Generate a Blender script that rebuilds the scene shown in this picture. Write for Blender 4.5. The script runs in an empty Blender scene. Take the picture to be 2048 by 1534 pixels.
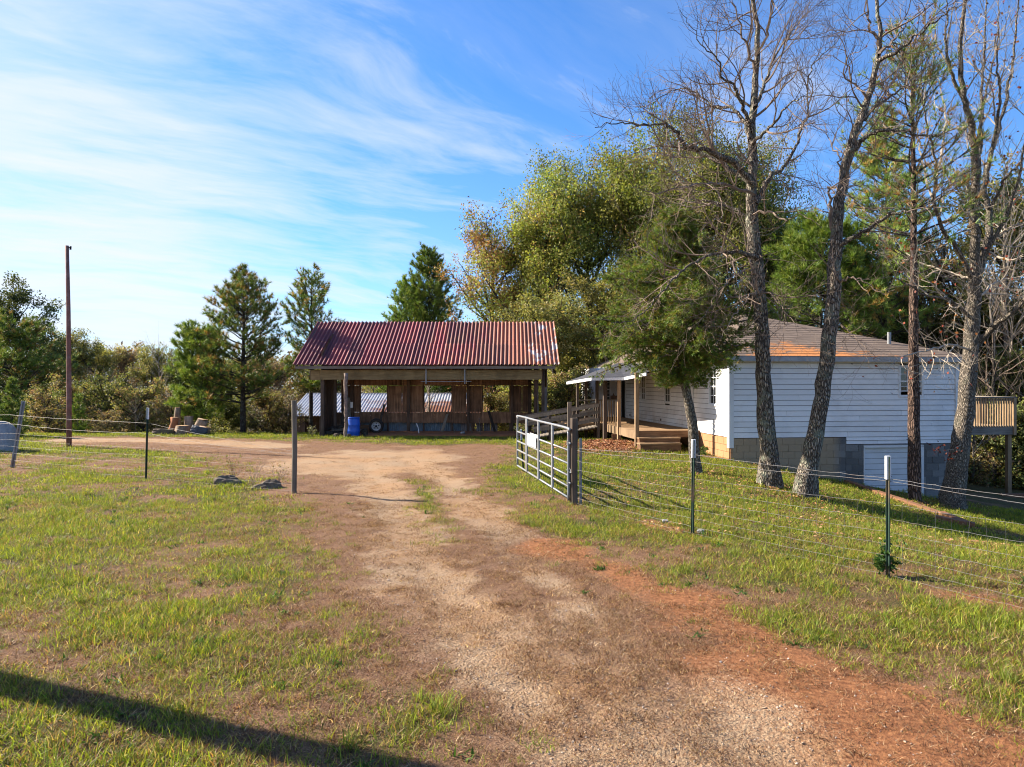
import bpy, math, numpy as np
from mathutils import Vector, Matrix
R = math.radians
F, H = 1400.0, 2.2
scene = bpy.context.scene
# ------------------------------------------------------------------ camera
cam = bpy.data.cameras.new('camera'); camo = bpy.data.objects.new('camera', cam)
scene.collection.objects.link(camo); scene.camera = camo
camo.location = (0, 0, H); camo.rotation_euler = (R(90), 0, 0)
cam.sensor_width = 36; cam.lens = F / 2048 * 36; cam.clip_end = 3000; cam.clip_start = 0.1
# ------------------------------------------------------------------ light and sky
SUN_EL = R(32); SH = Vector((.94, -.34, 0)).normalized()     # shadows fall along SH
sun_dir = Vector((-SH.x*math.cos(SUN_EL), -SH.y*math.cos(SUN_EL), math.sin(SUN_EL)))
sl = bpy.data.lights.new('sun', 'SUN'); sl.energy = 4.5; sl.angle = R(.55); sl.color = (1, .9, .76)
so = bpy.data.objects.new('sun', sl); scene.collection.objects.link(so)
so.rotation_euler = sun_dir.to_track_quat('Z', 'Y').to_euler(); so.location = (0, 0, 60)
world = bpy.data.worlds.new('World'); scene.world = world; world.use_nodes = True
scene.view_settings.view_transform = 'Standard'; scene.view_settings.look = 'None'
scene.view_settings.gamma = 1; scene.view_settings.use_curve_mapping = False
scene.view_settings.exposure = 1.66
scene.cycles.filter_width = 1.1

class NT:
    def __init__(s, tree): s.t = tree; s.n = tree.nodes; s.l = tree.links
    def add(s, typ, ins=None, **props):
        n = s.n.new(typ)
        for k, v in props.items(): setattr(n, k, v)
        for k, v in (ins or {}).items(): s.set(n, k, v)
        return n
    def set(s, n, k, v):
        sock = n.inputs[k]
        if isinstance(v, bpy.types.NodeSocket): s.l.new(v, sock)
        elif isinstance(v, bpy.types.Node): s.l.new(v.outputs[0], sock)
        else: sock.default_value = v
    def math(s, op, a, b=0.0, c=None, clamp=False):
        n = s.n.new('ShaderNodeMath'); n.operation = op; n.use_clamp = clamp
        s.set(n, 0, a); s.set(n, 1, b)
        if c is not None: s.set(n, 2, c)
        return n.outputs[0]
    def mix(s, f, a, b, blend='MIX'):
        n = s.n.new('ShaderNodeMix'); n.data_type = 'RGBA'; n.blend_type = blend; n.clamp_factor = True
        s.set(n, 0, f); s.set(n, 6, a); s.set(n, 7, b); return n.outputs[2]
    def ramp(s, f, stops):
        n = s.n.new('ShaderNodeValToRGB'); s.set(n, 0, f); cr = n.color_ramp
        while len(cr.elements) < len(stops): cr.elements.new(.5)
        for e, (p, c) in zip(cr.elements, stops):
            e.position = p; e.color = c if not isinstance(c, (int, float)) else (c, c, c, 1)
        return n.outputs[0]
    def noise(s, vec, scale, detail=3, rough=.55, dist=0):
        n = s.add('ShaderNodeTexNoise', {'Scale': scale, 'Detail': detail, 'Roughness': rough, 'Distortion': dist})
        if vec is not None: s.set(n, 'Vector', vec)
        return n.outputs[0]
    def mapping(s, vec, scale=(1, 1, 1), rot=(0, 0, 0), loc=(0, 0, 0)):
        n = s.add('ShaderNodeMapping'); s.set(n, 0, vec)
        n.inputs['Scale'].default_value = scale; n.inputs['Rotation'].default_value = rot; n.inputs['Location'].default_value = loc
        return n.outputs[0]

def build_sky():
    N = NT(world.node_tree); N.n.clear()
    sky = N.add('ShaderNodeTexSky', sky_type='NISHITA', sun_disc=False, sun_elevation=SUN_EL,
                sun_rotation=math.atan2(sun_dir.x, sun_dir.y), altitude=100, air_density=1.0, dust_density=.35, ozone_density=3.0)
    co = N.add('ShaderNodeTexCoord').outputs['Generated']
    sep = N.add('ShaderNodeSeparateXYZ', {0: co})
    x, y, z = sep.outputs
    zz = N.math('ADD', N.math('MAXIMUM', z, 0.0), .14)
    cx, cy = N.math('DIVIDE', x, zz), N.math('DIVIDE', y, zz)
    pl = N.add('ShaderNodeCombineXYZ', {0: cx, 1: cy, 2: 0.0}).outputs[0]
    warp = N.add('ShaderNodeTexNoise', {'Vector': pl, 'Scale': .55, 'Detail': 3, 'Roughness': .5})
    off = N.add('ShaderNodeVectorMath', {0: warp.outputs['Color'], 1: (.5, .5, .5)}, operation='SUBTRACT').outputs[0]
    off = N.add('ShaderNodeVectorMath', {0: off}, operation='SCALE'); off.inputs[3].default_value = 1.0
    w = N.add('ShaderNodeVectorMath', {0: pl, 1: off.outputs[0]}, operation='ADD').outputs[0]
    st = N.noise(N.mapping(N.mapping(w, (1, 1, 1), (0, 0, R(-33))), (.75, 2.4, 1)), 1.35, 10, .6)       # streaks
    ban = N.noise(N.mapping(pl, (1, .5, 1), (0, 0, R(35)), (3.3, 1.7, 0)), .55, 4, .5)   # large patches
    fine = N.noise(N.mapping(N.mapping(w, (1, 1, 1), (0, 0, R(-48))), (1.3, 5.0, 1)), 2.6, 8, .6)
    side = N.math('MULTIPLY_ADD', x, -.85, .0)                                  # more cloud to the left, where it thickens
    low = N.math('MULTIPLY', N.math('SUBTRACT', .44, z), .95)
    cov = N.math('ADD', N.math('ADD', side, low), N.math('MULTIPLY', N.math('SUBTRACT', ban, .5), 1.5))
    a = N.math('ADD', N.math('ADD', N.math('MULTIPLY', N.math('SUBTRACT', st, .47), 1.8), cov), N.math('MULTIPLY', N.math('SUBTRACT', fine, .5), .45))
    a = N.ramp(a, [(0.0, 0), (.30, .34), (.72, .76), (1.0, .93)])
    thin = N.math('MULTIPLY', N.math('SUBTRACT', st, .38, None, True), .5)
    a = N.math('MAXIMUM', a, thin)
    hz = N.math('POWER', N.math('SUBTRACT', 1.0, N.math('MAXIMUM', z, 0.0)), 7.0)
    a = N.math('MAXIMUM', a, N.math('MULTIPLY', hz, .55))
    blue = N.mix(.88, sky.outputs[0], (.19, .475, .77, 1), 'MULTIPLY')
    col = N.mix(a, blue, (2.95, 3.1, 3.4, 1))
    bg = N.add('ShaderNodeBackground', {'Color': col, 'Strength': .1})
    N.l.new(bg.outputs[0], N.add('ShaderNodeOutputWorld').inputs[0])
build_sky()

# ------------------------------------------------------------------ numpy helpers
rng = np.random.default_rng(11)
_tab = rng.random((256, 256))
def vnoise(x, y):
    xi, yi = np.floor(x).astype(int), np.floor(y).astype(int); fx, fy = x-xi, y-yi
    fx = fx*fx*(3-2*fx); fy = fy*fy*(3-2*fy)
    g = lambda a, b: _tab[a & 255, b & 255]
    return (g(xi, yi)*(1-fx)+g(xi+1, yi)*fx)*(1-fy)+(g(xi, yi+1)*(1-fx)+g(xi+1, yi+1)*fx)*fy
def fbm(x, y, s=1.0, o=4):
    x = np.asarray(x, float)*s; y = np.asarray(y, float)*s; a, t, w = 0, 0, 1.0
    for i in range(o):
        a = a+w*vnoise(x+17.3*i, y-9.1*i); t += w; w *= .5; x = x*2.03; y = y*2.03
    return a/t
def sst(a, b, x): t = np.clip((x-a)/(b-a), 0, 1); return t*t*(3-2*t)
def sp(u, k=.6): return .5*(u+np.sqrt(u*u+k))-.5*math.sqrt(k)*0
def tz(x, y):
    x = np.asarray(x, float); y = np.asarray(y, float)
    z1 = -.235*sp(x-5.1-.25*(y-15), .5)*sst(8, 14.5, y)
    z1 = -4.5*(1-np.exp(z1/4.5))
    z2 = -4.5*np.tanh(.17*np.maximum(sp(y-31.8, 1.0)-.1, 0)/4.5)
    hump = .24*np.exp(-((x-3.6)**2/5+(y-23.8)**2/6))
    und = (fbm(x, y, .35, 3)-.5)*.07+(fbm(x+50, y, 1.4, 2)-.5)*.035
    far = sst(60, 200, np.hypot(x, y))
    return z1+z2+hump+und*(1-far)
def tzs(x, y): return float(tz(x, y))
def P(u, v, D): return ((u-1024)/F*D, D, H-(v-767)/F*D)      # photograph estimate -> metres
def G(u, v): D = H*F/(v-767); return ((u-1024)/F*D, D)
def seg_dist(x, y, pts):
    d = np.full(np.shape(x), 1e9)
    for (ax, ay), (bx, by) in zip(pts[:-1], pts[1:]):
        vx, vy = bx-ax, by-ay; t = np.clip(((x-ax)*vx+(y-ay)*vy)/(vx*vx+vy*vy), 0, 1)
        d = np.minimum(d, np.hypot(x-ax-t*vx, y-ay-t*vy))
    return d
def poly_sd(x, y, pts):                                       # negative inside
    ins = np.zeros(np.shape(x), bool); n = len(pts)
    for i in range(n):
        (ax, ay), (bx, by) = pts[i], pts[(i+1) % n]
        c = ((ay > y) != (by > y)) & (x < (bx-ax)*(y-ay)/((by-ay) if by != ay else 1e-9)+ax)
        ins ^= c
    d = seg_dist(x, y, list(pts)+[pts[0]])
    return np.where(ins, -d, d)

class MB:
    """collects geometry, then becomes ONE mesh object"""
    def __init__(s): s.v = []; s.q = []; s.t = []; s.c = []; s.n = 0
    def add(s, v, q=None, t=None, col=None):
        v = np.asarray(v, float).reshape(-1, 3)
        if q is not None and len(q): s.q.append(np.asarray(q, int).reshape(-1, 4)+s.n)
        if t is not None and len(t): s.t.append(np.asarray(t, int).reshape(-1, 3)+s.n)
        s.v.append(v); s.n += len(v)
        if col is not None:
            col = np.asarray(col, float)
            if col.ndim == 1: col = np.tile(col, (len(v), 1))
            s.c.append(col)
        return s
    def box(s, x0, x1, y0, y1, z0, z1, m=None, col=None):
        v = np.array([(x, y, z) for z in (z0, z1) for y in (y0, y1) for x in (x0, x1)], float)
        if m is not None: v = np.array([m(*p) for p in v])
        return s.add(v, [(0, 2, 3, 1), (4, 5, 7, 6), (0, 1, 5, 4), (2, 6, 7, 3), (0, 4, 6, 2), (1, 3, 7, 5)], col=col)
    def bar(s, a, b, w, h, up=(0, 0, 1), col=None):           # box beam from a to b
        a, b = Vector(a), Vector(b); d = (b-a).normalized(); up = Vector(up)
        if abs(d.dot(up)) > .98: up = Vector((0, 1, 0))
        sx = d.cross(up).normalized(); sz = sx.cross(d).normalized()
        v = [p+sx*i*w/2+sz*j*h/2 for p in (a, b) for j in (-1, 1) for i in (-1, 1)]
        return s.add([tuple(p) for p in v], [(0, 1, 3, 2), (4, 6, 7, 5), (0, 4, 5, 1), (2, 3, 7, 6), (0, 2, 6, 4), (1, 5, 7, 3)], col=col)
    def tube(s, pts, rad, sides=6, cap=True, rough=0, col=None, rg=None):
        pts = np.asarray(pts, float); n = len(pts); rad = np.broadcast_to(np.asarray(rad, float), (n,))
        t = np.gradient(pts, axis=0); t /= np.linalg.norm(t, axis=1)[:, None]+1e-9
        m = np.abs(t.sum(0)); ref = np.zeros(3); ref[int(np.argmin(m))] = 1
        a = np.cross(t, ref); a /= np.linalg.norm(a, axis=1)[:, None]+1e-9; b = np.cross(t, a)
        th = np.arange(sides)*2*math.pi/sides
        rr = rad[:, None]*np.ones(sides)
        if rough: rr = rr*(1+rough*((rg or rng).random((n, sides))-.5)*2)
        v = pts[:, None]+rr[..., None]*(a[:, None]*np.cos(th)[:, None]+b[:, None]*np.sin(th)[:, None])
        i = np.arange(n-1)[:, None]*sides; j = np.arange(sides)[None]; k = (j+1) % sides
        q = np.stack([i+j, i+k, i+sides+k, i+sides+j], -1).reshape(-1, 4)
        v = v.reshape(-1, 3); tt = []
        if cap and sides > 3:
            v = np.vstack([v, pts[0], pts[-1]]); c0 = n*sides
            for jj in range(sides):
                k2 = (jj+1) % sides
                tt += [(c0, k2, jj), (c0+1, (n-1)*sides+jj, (n-1)*sides+k2)]
        return s.add(v, q, tt, col)
    def lathe(s, c, prof, sides=20, axis='z', col=None):      # prof: (radius, along)
        th = np.arange(sides)*2*math.pi/sides; n = len(prof); v = []
        for r, h in prof:
            for a in th:
                p = (r*math.cos(a), r*math.sin(a), h)
                if axis == 'y': p = (p[0], p[2], p[1])
                if axis == 'x': p = (p[2], p[0], p[1])
                v.append((c[0]+p[0], c[1]+p[1], c[2]+p[2]))
        q = [(i*sides+j, i*sides+(j+1) % sides, (i+1)*sides+(j+1) % sides, (i+1)*sides+j) for i in range(n-1) for j in range(sides)]
        return s.add(v, q, None, col)
    def mesh(s, name, mat, smooth=False):
        me = bpy.data.meshes.new(name)
        v = np.vstack(s.v); q = np.vstack(s.q) if s.q else np.zeros((0, 4), int); t = np.vstack(s.t) if s.t else np.zeros((0, 3), int)
        me.vertices.add(len(v)); me.vertices.foreach_set('co', v.astype(np.float32).ravel())
        me.loops.add(q.size+t.size); me.loops.foreach_set('vertex_index', np.concatenate([q.ravel(), t.ravel()]).astype(np.int32))
        me.polygons.add(len(q)+len(t))
        st = np.concatenate([np.arange(len(q))*4, q.size+np.arange(len(t))*3]).astype(np.int32)
        me.polygons.foreach_set('loop_start', st)
        me.polygons.foreach_set('use_smooth', np.full(len(st), bool(smooth)))
        if s.c:
            c = np.vstack(s.c); c = np.hstack([c[:, :3], np.ones((len(c), 1))]).astype(np.float32)
            at = me.attributes.new('Col', 'FLOAT_COLOR', 'POINT'); at.data.foreach_set('color', c.ravel())
        me.update(calc_edges=True)
        if mat: me.materials.append(mat)
        return me
    def obj(s, name, mat, parent=None, smooth=False, **props):
        o = link(name, s.mesh(name, mat, smooth), parent)
        for k, v in props.items(): o[k] = v
        return o
def link(name, data, parent=None, loc=None, rot=None):
    o = bpy.data.objects.new(name, data); scene.collection.objects.link(o)
    if parent: o.parent = parent
    if loc is not None: o.location = loc
    if rot is not None: o.rotation_euler = rot
    return o
def tag(o, label, cat, group=None, kind=None):
    o['label'] = label; o['category'] = cat
    if group: o['group'] = group
    if kind: o['kind'] = kind
    return o
def thing(name, label, cat, loc=(0, 0, 0), rz=0, group=None):
    return tag(link(name, None, None, loc, (0, 0, rz)), label, cat, group)
def off(loc): return lambda p: (p[0]-loc[0], p[1]-loc[1], p[2]-loc[2])

# ------------------------------------------------------------------ materials
def mat(name, fn):
    m = bpy.data.materials.new(name); m.use_nodes = True; N = NT(m.node_tree); N.n.clear()
    N.l.new(fn(N), N.add('ShaderNodeOutputMaterial').inputs[0]); return m
def princ(N, col, rough=.85, metal=0.0, bump=None, bs=.4, bd=.01, spec=.3):
    p = N.add('ShaderNodeBsdfPrincipled', {'Base Color': col, 'Roughness': rough, 'Metallic': metal, 'Specular IOR Level': spec})
    if bump is not None:
        N.l.new(N.add('ShaderNodeBump', {'Height': bump, 'Strength': bs, 'Distance': bd}).outputs[0], p.inputs['Normal'])
    return p.outputs[0]
def c4(c, k=1): return (c[0]*k, c[1]*k, c[2]*k, 1)
def OBJ(N): return N.add('ShaderNodeTexCoord').outputs['Object']
def RND(N): return N.add('ShaderNodeObjectInfo').outputs['Random']
def wood(name, a, b, axis='z', scale=1.0, rough=.85, vary=.35, dark=None):
    def f(N):
        co = OBJ(N); s = {'z': (30, 30, 1.6), 'x': (1.6, 30, 30), 'y': (30, 1.6, 30)}[axis]
        r = RND(N)
        shift = N.add('ShaderNodeVectorMath', {0: co, 1: N.add('ShaderNodeCombineXYZ', {0: N.math('MULTIPLY', r, 37.0), 1: N.math('MULTIPLY', r, 11.0), 2: N.math('MULTIPLY', r, 23.0)}).outputs[0]}, operation='ADD').outputs[0]
        g = N.noise(N.mapping(shift, tuple(k*scale for k in s)), 1.0, 6, .65)
        p = N.noise(shift, 2.2, 4)
        col = N.mix(N.ramp(g, [(.3, 0), (.72, 1)]), c4(a), c4(b))
        col = N.mix(N.math('MULTIPLY', N.ramp(p, [(.42, 0), (.75, 1)]), .6), col, c4(dark or tuple(k*.45 for k in a)))
        col = N.mix(1.0, col, N.ramp(r, [(0, 1-vary), (1, 1+vary*.3)]), 'MULTIPLY')
        return princ(N, col, rough, bump=g, bs=.5, bd=.006)
    return mat(name, f)
def bark(name, a, b, c, sc=1.0, lich=.0, red=None):
    def f(N):
        co = OBJ(N)
        v = N.add('ShaderNodeTexVoronoi', {'Vector': N.add('ShaderNodeVectorMath', {0: N.mapping(co, (30*sc, 30*sc, 6.5*sc)), 1: N.add('ShaderNodeTexNoise', {'Vector': co, 'Scale': 9.0*sc}).outputs['Color']}, operation='ADD').outputs[0], 'Scale': 1.0}, feature='DISTANCE_TO_EDGE').outputs[0]
        n = N.noise(co, 14, 5)
        col = N.mix(N.ramp(v, [(.02, 0), (.28, 1)]), c4(a), N.mix(n, c4(b), c4(c)))
        if lich: col = N.mix(N.ramp(N.noise(co, 3.4, 5, .7), [(.50, 0), (.62, lich)]), col, (.33, .37, .27, 1))
        if red: col = N.mix(N.ramp(N.noise(co, 2.0, 3), [(.45, 0), (.7, .7)]), col, c4(red))
        return princ(N, col, .95, bump=N.math('ADD', N.ramp(v, [(0, 0), (.3, 1)]), N.math('MULTIPLY', n, .4)), bs=1.0, bd=.05)
    return mat(name, f)
def foliage(name, trans=.35, rough=.6, vary=.3, tint=(1.15, 1.1, .6)):
    def f(N):
        c = N.add('ShaderNodeAttribute', attribute_name='Col').outputs['Color']
        r = RND(N)
        c = N.mix(1.0, c, N.ramp(r, [(0, 1-vary), (1, 1+vary)]), 'MULTIPLY')
        d = N.add('ShaderNodeBsdfPrincipled', {'Base Color': c, 'Roughness': rough, 'Specular IOR Level': .25})
        t = N.add('ShaderNodeBsdfTranslucent', {'Color': N.mix(1.0, c, c4(tint), 'MULTIPLY')})
        return N.add('ShaderNodeMixShader', {0: trans, 1: d.outputs[0], 2: t.outputs[0]}).outputs[0]
    return mat(name, f)
def plain(name, col, rough=.8, metal=0.0, ns=6, amt=.3, dirt=None, spec=.3, bs=.2):
    def f(N):
        n = N.noise(OBJ(N), ns, 6, .65)
        c = N.mix(N.ramp(n, [(.3, 0), (.75, 1)]), c4(col, 1-amt), c4(col, 1+amt*.4))
        if dirt: c = N.mix(N.ramp(N.noise(OBJ(N), ns*.35, 6, .7), [(.5, 0), (.68, .8)]), c, c4(dirt))
        return princ(N, c, rough, metal, bump=n, bs=bs, bd=.004, spec=spec)
    return mat(name, f)
def vcol(name, rough=.85, metal=0.0, amt=.25, ns=20, bs=.3):
    def f(N):
        n = N.noise(OBJ(N), ns, 5, .65)
        c = N.mix(1.0, N.add('ShaderNodeAttribute', attribute_name='Col').outputs['Color'], N.ramp(n, [(.3, 1-amt), (.7, 1+amt*.4)]), 'MULTIPLY')
        return princ(N, c, rough, metal, bump=n, bs=bs, bd=.006)
    return mat(name, f)

M = {}
M['post'] = wood('weathered_post', (.16, .13, .10), (.32, .27, .21))
M['post_dark'] = wood('dark_post', (.06, .045, .035), (.15, .11, .08))
M['plywood'] = wood('old_plywood', (.11, .055, .030), (.50, .27, .15), 'z', .55, vary=.4)
M['barn_dark'] = wood('dark_board', (.06, .037, .025), (.19, .115, .075))
M['gap'] = plain('lap_shadow_black', (.05, .05, .05), .95)  # near-black wall core, painted dark to deepen shadow lines under the siding laps
M['beam'] = wood('beam_wood', (.20, .14, .06), (.42, .32, .16), 'x')
M['gray_x'] = wood('gray_board', (.14, .12, .10), (.30, .27, .23), 'x')
M['deck'] = wood('treated_deck_wood', (.30, .17, .08), (.50, .33, .18), 'x', .8, vary=.25)
M['deck_post'] = wood('treated_post_wood', (.22, .14, .075), (.42, .29, .17), 'z', .8, vary=.2)
M['steps'] = wood('brown_step_wood', (.13, .065, .03), (.30, .16, .08), 'x')
M['bark1'] = bark('hardwood_bark', (.035, .027, .02), (.32, .25, .185), (.50, .43, .35), 1.0, .5)
M['barkL'] = bark('pale_branch_bark', (.11, .085, .065), (.33, .27, .21), (.42, .37, .30), 1.6, .3)
M['barkgum'] = bark('sweetgum_bark', (.07, .055, .04), (.34, .27, .20), (.50, .43, .35), 1.3, .15)
M['barkpine'] = bark('pine_bark', (.035, .022, .017), (.20, .125, .09), (.32, .21, .16), .8, 0)
M['barkdark'] = bark('dark_bark', (.03, .022, .017), (.10, .08, .062), (.17, .14, .11), 1.0, .2)
M['twig'] = plain('twig', (.23, .17, .13), .9, ns=3, amt=.4)
M['twig_pale'] = plain('pale_twig', (.44, .37, .29), .9, ns=3, amt=.4)
M['leaf'] = foliage('leaf', .38)
M['needle'] = foliage('needle', .25, .5)
M['grass'] = foliage('grass_blade', .42, .55, .28)
M['galv'] = plain('galvanised_steel', (.25, .27, .29), .5, .3, 9, .3, (.25, .15, .10), .4)
M['wire'] = plain('fence_wire', (.26, .25, .245), .6, .4, 5, .3, (.25, .17, .12))
M['tgreen'] = plain('green_post_paint', (.022, .05, .034), .6, 0, 8, .3, (.12, .07, .05))
M['white'] = plain('white_paint', (.78, .79, .80), .6, 0, 4, .06)
M['trim'] = plain('white_trim', (.70, .71, .72), .6, 0, 3, .12)
M['pole'] = plain('reddish_pole', (.24, .11, .085), .8, 0, 5, .45, (.33, .24, .22))
M['conc'] = plain('weathered_concrete', (.36, .35, .34), .9, 0, 5, .35, (.15, .16, .17), bs=.6)
M['blue'] = plain('blue_plastic', (.012, .10, .55), .38, 0, 4, .12, None, .5)
M['rubber'] = plain('tyre_rubber', (.03, .025, .022), .85, 0, 12, .4, (.10, .06, .045))
M['rim'] = plain('worn_wheel_paint', (.50, .47, .45), .6, 0, 9, .3, (.26, .15, .11))
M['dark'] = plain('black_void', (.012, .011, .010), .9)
M['timber'] = plain('treated_timber', (.27, .13, .07), .9, 0, 9, .4, (.12, .06, .035), bs=.5)
M['stone'] = plain('dark_stone', (.15, .115, .085), .95, 0, 9, .55, (.13, .12, .06), bs=1.0)
M['stump'] = wood('sawn_stump_wood', (.20, .13, .08), (.44, .33, .23), 'z', .6, vary=.3)
M['mulch'] = vcol('dead_leaf_litter', .9)
M['shed_wall'] = wood('shed_board', (.10, .07, .055), (.23, .17, .14))
M['clay'] = plain('red_clay', (.36, .15, .07), .95, 0, 3, .4, (.22, .10, .055), bs=.7)
M['jbox'] = plain('grey_box', (.55, .54, .50), .6)

def siding(N):
    co = OBJ(N); g = N.add('ShaderNodeNewGeometry').outputs['Position']
    n = N.noise(g, .7, 5, .6); n2 = N.noise(N.mapping(g, (3, 3, 14)), 2.0, 5)
    c = N.mix(N.ramp(n, [(.46, 0), (.68, .6)]), (.80, .80, .80, 1), (.50, .51, .52, 1))
    c = N.mix(N.ramp(n2, [(.52, 0), (.78, .4)]), c, (.62, .60, .56, 1))
    z = N.add('ShaderNodeSeparateXYZ', {0: g}).outputs[2]
    sf = N.math('MULTIPLY', N.ramp(N.math('SUBTRACT', 1.5, z), [(.05, 0), (.9, 1)]), N.ramp(N.noise(g, 1.4, 4), [(.45, 0), (.7, .55)]))
    x = N.add('ShaderNodeSeparateXYZ', {0: g}).outputs[0]
    sf = N.math('MULTIPLY', sf, N.ramp(N.math('SUBTRACT', 7.0, x), [(.2, 0), (1.0, 1)]))
    c = N.mix(sf, c, (.52, .33, .20, 1))
    c = N.mix(1.0, c, N.ramp(RND(N), [(0, .93), (1, 1.03)]), 'MULTIPLY')
    return princ(N, c, .6, bump=n2, bs=.15, bd=.004)
M['siding'] = mat('white_siding_paint', siding)
def cmu(N):
    g = N.add('ShaderNodeNewGeometry').outputs['Position']; s = N.add('ShaderNodeSeparateXYZ', {0: g})
    n = N.noise(g, 1.6, 5); f = N.noise(g, 45, 3)
    c = N.mix(N.ramp(RND(N), [(.2, 0), (.9, 1)]), (.13, .128, .125, 1), (.25, .245, .235, 1))
    tan = N.ramp(N.math('SUBTRACT', 9.8, s.outputs[0]), [(.0, 0), (.3, .9)])
    c = N.mix(tan, c, (.37, .28, .18, 1))
    face = N.ramp(N.math('SUBTRACT', 6.45, s.outputs[0]), [(.0, 0), (.1, 1)])     # red splashed clay on the front side
    hgt = N.math('ADD', N.math('MULTIPLY', s.outputs[2], -1.0), N.math('MULTIPLY', s.outputs[0], -.26))
    low = N.ramp(N.math('ADD', N.math('ADD', hgt, 2.08), N.math('MULTIPLY', N.math('SUBTRACT', n, .5), .9)), [(.25, 0), (.75, 1)])
    c = N.mix(N.math('MAXIMUM', N.math('MULTIPLY', low, .8), N.math('MULTIPLY', face, .9)), c, N.mix(n, (.40, .17, .07, 1), (.50, .27, .13, 1)))
    c = N.mix(1.0, c, N.ramp(f, [(.3, .8), (.7, 1.1)]), 'MULTIPLY')
    return princ(N, c, .95, bump=f, bs=.5, bd=.006)
M['cmu'] = mat('concrete_block', cmu)
def shingle(N):
    co = OBJ(N); n = N.noise(co, 2.2, 5)
    br = N.add('ShaderNodeTexBrick', {'Vector': N.mapping(co, (1, 1, 1)), 'Color1': (.6, .6, .6, 1), 'Color2': (1.2, 1.2, 1.2, 1), 'Mortar': (.4, .4, .4, 1), 'Scale': 3.2, 'Mortar Size': .004, 'Brick Width': 1.0, 'Row Height': .5})
    c = N.mix(n, (.11, .080, .062, 1), (.22, .165, .13, 1))
    c = N.mix(.55, c, br.outputs[0], 'MULTIPLY')
    sx = N.add('ShaderNodeSeparateXYZ', {0: co})
    # drifts of fallen pine needles near the eave
    a = N.noise(N.mapping(co, (1.6, 3.4, 1.6), (0, 0, R(-28))), 1.9, 7, .72, .6)
    ey = N.math('MULTIPLY', N.math('SUBTRACT', 2.2, sx.outputs[1]), .22)
    ex = N.math('SUBTRACT', .42, N.math('ABSOLUTE', N.math('MULTIPLY', N.math('SUBTRACT', sx.outputs[0], 2.4), .22)))
    f = N.ramp(N.math('ADD', N.math('ADD', a, N.math('MULTIPLY', ey, .5)), N.math('MULTIPLY', ex, .42)), [(.755, 0), (.83, 1)])
    c = N.mix(f, c, N.mix(N.noise(co, 25, 3), (.34, .11, .03, 1), (.62, .27, .09, 1)))
    return princ(N, c, .95, bump=N.math('ADD', N.noise(co, 60, 2), N.math('MULTIPLY', f, .8)), bs=.5, bd=.01)
M['shingle'] = mat('worn_asphalt_shingle', shingle)
M['shingle_dark'] = plain('dark_porch_shingle', (.055, .056, .066), .9, 0, 18, .5, (.10, .10, .11), bs=.5)
def roofred(N):
    co = OBJ(N); g = N.add('ShaderNodeNewGeometry').outputs['Position']; r = RND(N)
    s = N.add('ShaderNodeSeparateXYZ', {0: g})
    n = N.noise(N.mapping(g, (5, 1.1, 1.1)), 1.3, 6, .7); f = N.noise(g, 14, 5, .7)
    c = N.mix(n, (.10, .011, .010, 1), (.31, .030, .026, 1))
    right = N.ramp(N.math('MULTIPLY', N.math('ADD', s.outputs[0], 5.2), .16), [(.0, 0), (1.0, 1)])
    rust = N.ramp(N.math('ADD', N.math('MULTIPLY', right, .42), N.noise(N.mapping(g, (2.6, .8, .8)), 1.1, 6, .7)), [(.62, 0), (.80, 1)])
    c = N.mix(N.math('MULTIPLY', rust, .85), c, N.mix(f, (.07, .026, .02, 1), (.46, .14, .045, 1)))
    bare = N.ramp(N.math('ADD', N.math('MULTIPLY', N.ramp(N.math('MULTIPLY', N.math('SUBTRACT', s.outputs[0], -.9), .5), [(0, 0), (1, 1)]), .3), N.noise(N.mapping(g, (2, 1.4, 1.4), (0, 0, 0), (7, 3, 1)), 1.2, 4)), [(.84, 0), (.90, .7)])
    c = N.mix(bare, c, (.42, .40, .40, 1))
    c = N.mix(N.ramp(f, [(.58, 0), (.78, .25)]), c, (.40, .18, .14, 1))
    c = N.mix(1.0, c, N.ramp(r, [(0, .6), (1, 1.3)]), 'MULTIPLY')
    return princ(N, c, .5, .0, bump=f, bs=.15, bd=.004, spec=.5)
M['roofred'] = mat('red_corrugated_metal', roofred)
def shedroof(N):
    g = N.add('ShaderNodeNewGeometry').outputs['Position']; s = N.add('ShaderNodeSeparateXYZ', {0: g})
    n = N.noise(N.mapping(g, (1, 2.0, 2.0)), .9, 6, .7); f = N.noise(g, 9, 4)
    right = N.math('MULTIPLY', N.math('ADD', s.outputs[0], 9.5), .11)
    low = N.math('MULTIPLY', N.math('SUBTRACT', 43.0, s.outputs[1]), .25)
    m = N.ramp(N.math('ADD', n, N.math('MINIMUM', right, low)), [(.55, 0), (.75, 1)])
    c = N.mix(m, N.mix(f, (.42, .43, .46, 1), (.60, .60, .62, 1)), N.mix(f, (.20, .085, .045, 1), (.40, .20, .13, 1)))
    return princ(N, c, .5, .3, bump=f, bs=.1, bd=.003)
M['shedroof'] = mat('old_metal_roofing', shedroof)
M['skirt'] = plain('bluish_sheet_metal', (.16, .22, .27), .5, .3, 4, .4, (.16, .10, .08))
M['skirt_grey'] = plain('grey_sheet_metal', (.24, .22, .22), .6, .2, 4, .4, (.12, .08, .07))
def glass(N):
    return princ(N, (.02, .024, .028, 1), .06, spec=.8)
M['glass'] = mat('window_glass', glass)
M['door_white'] = plain('white_door_paint', (.70, .72, .75), .55, 0, 3, .08)

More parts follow.
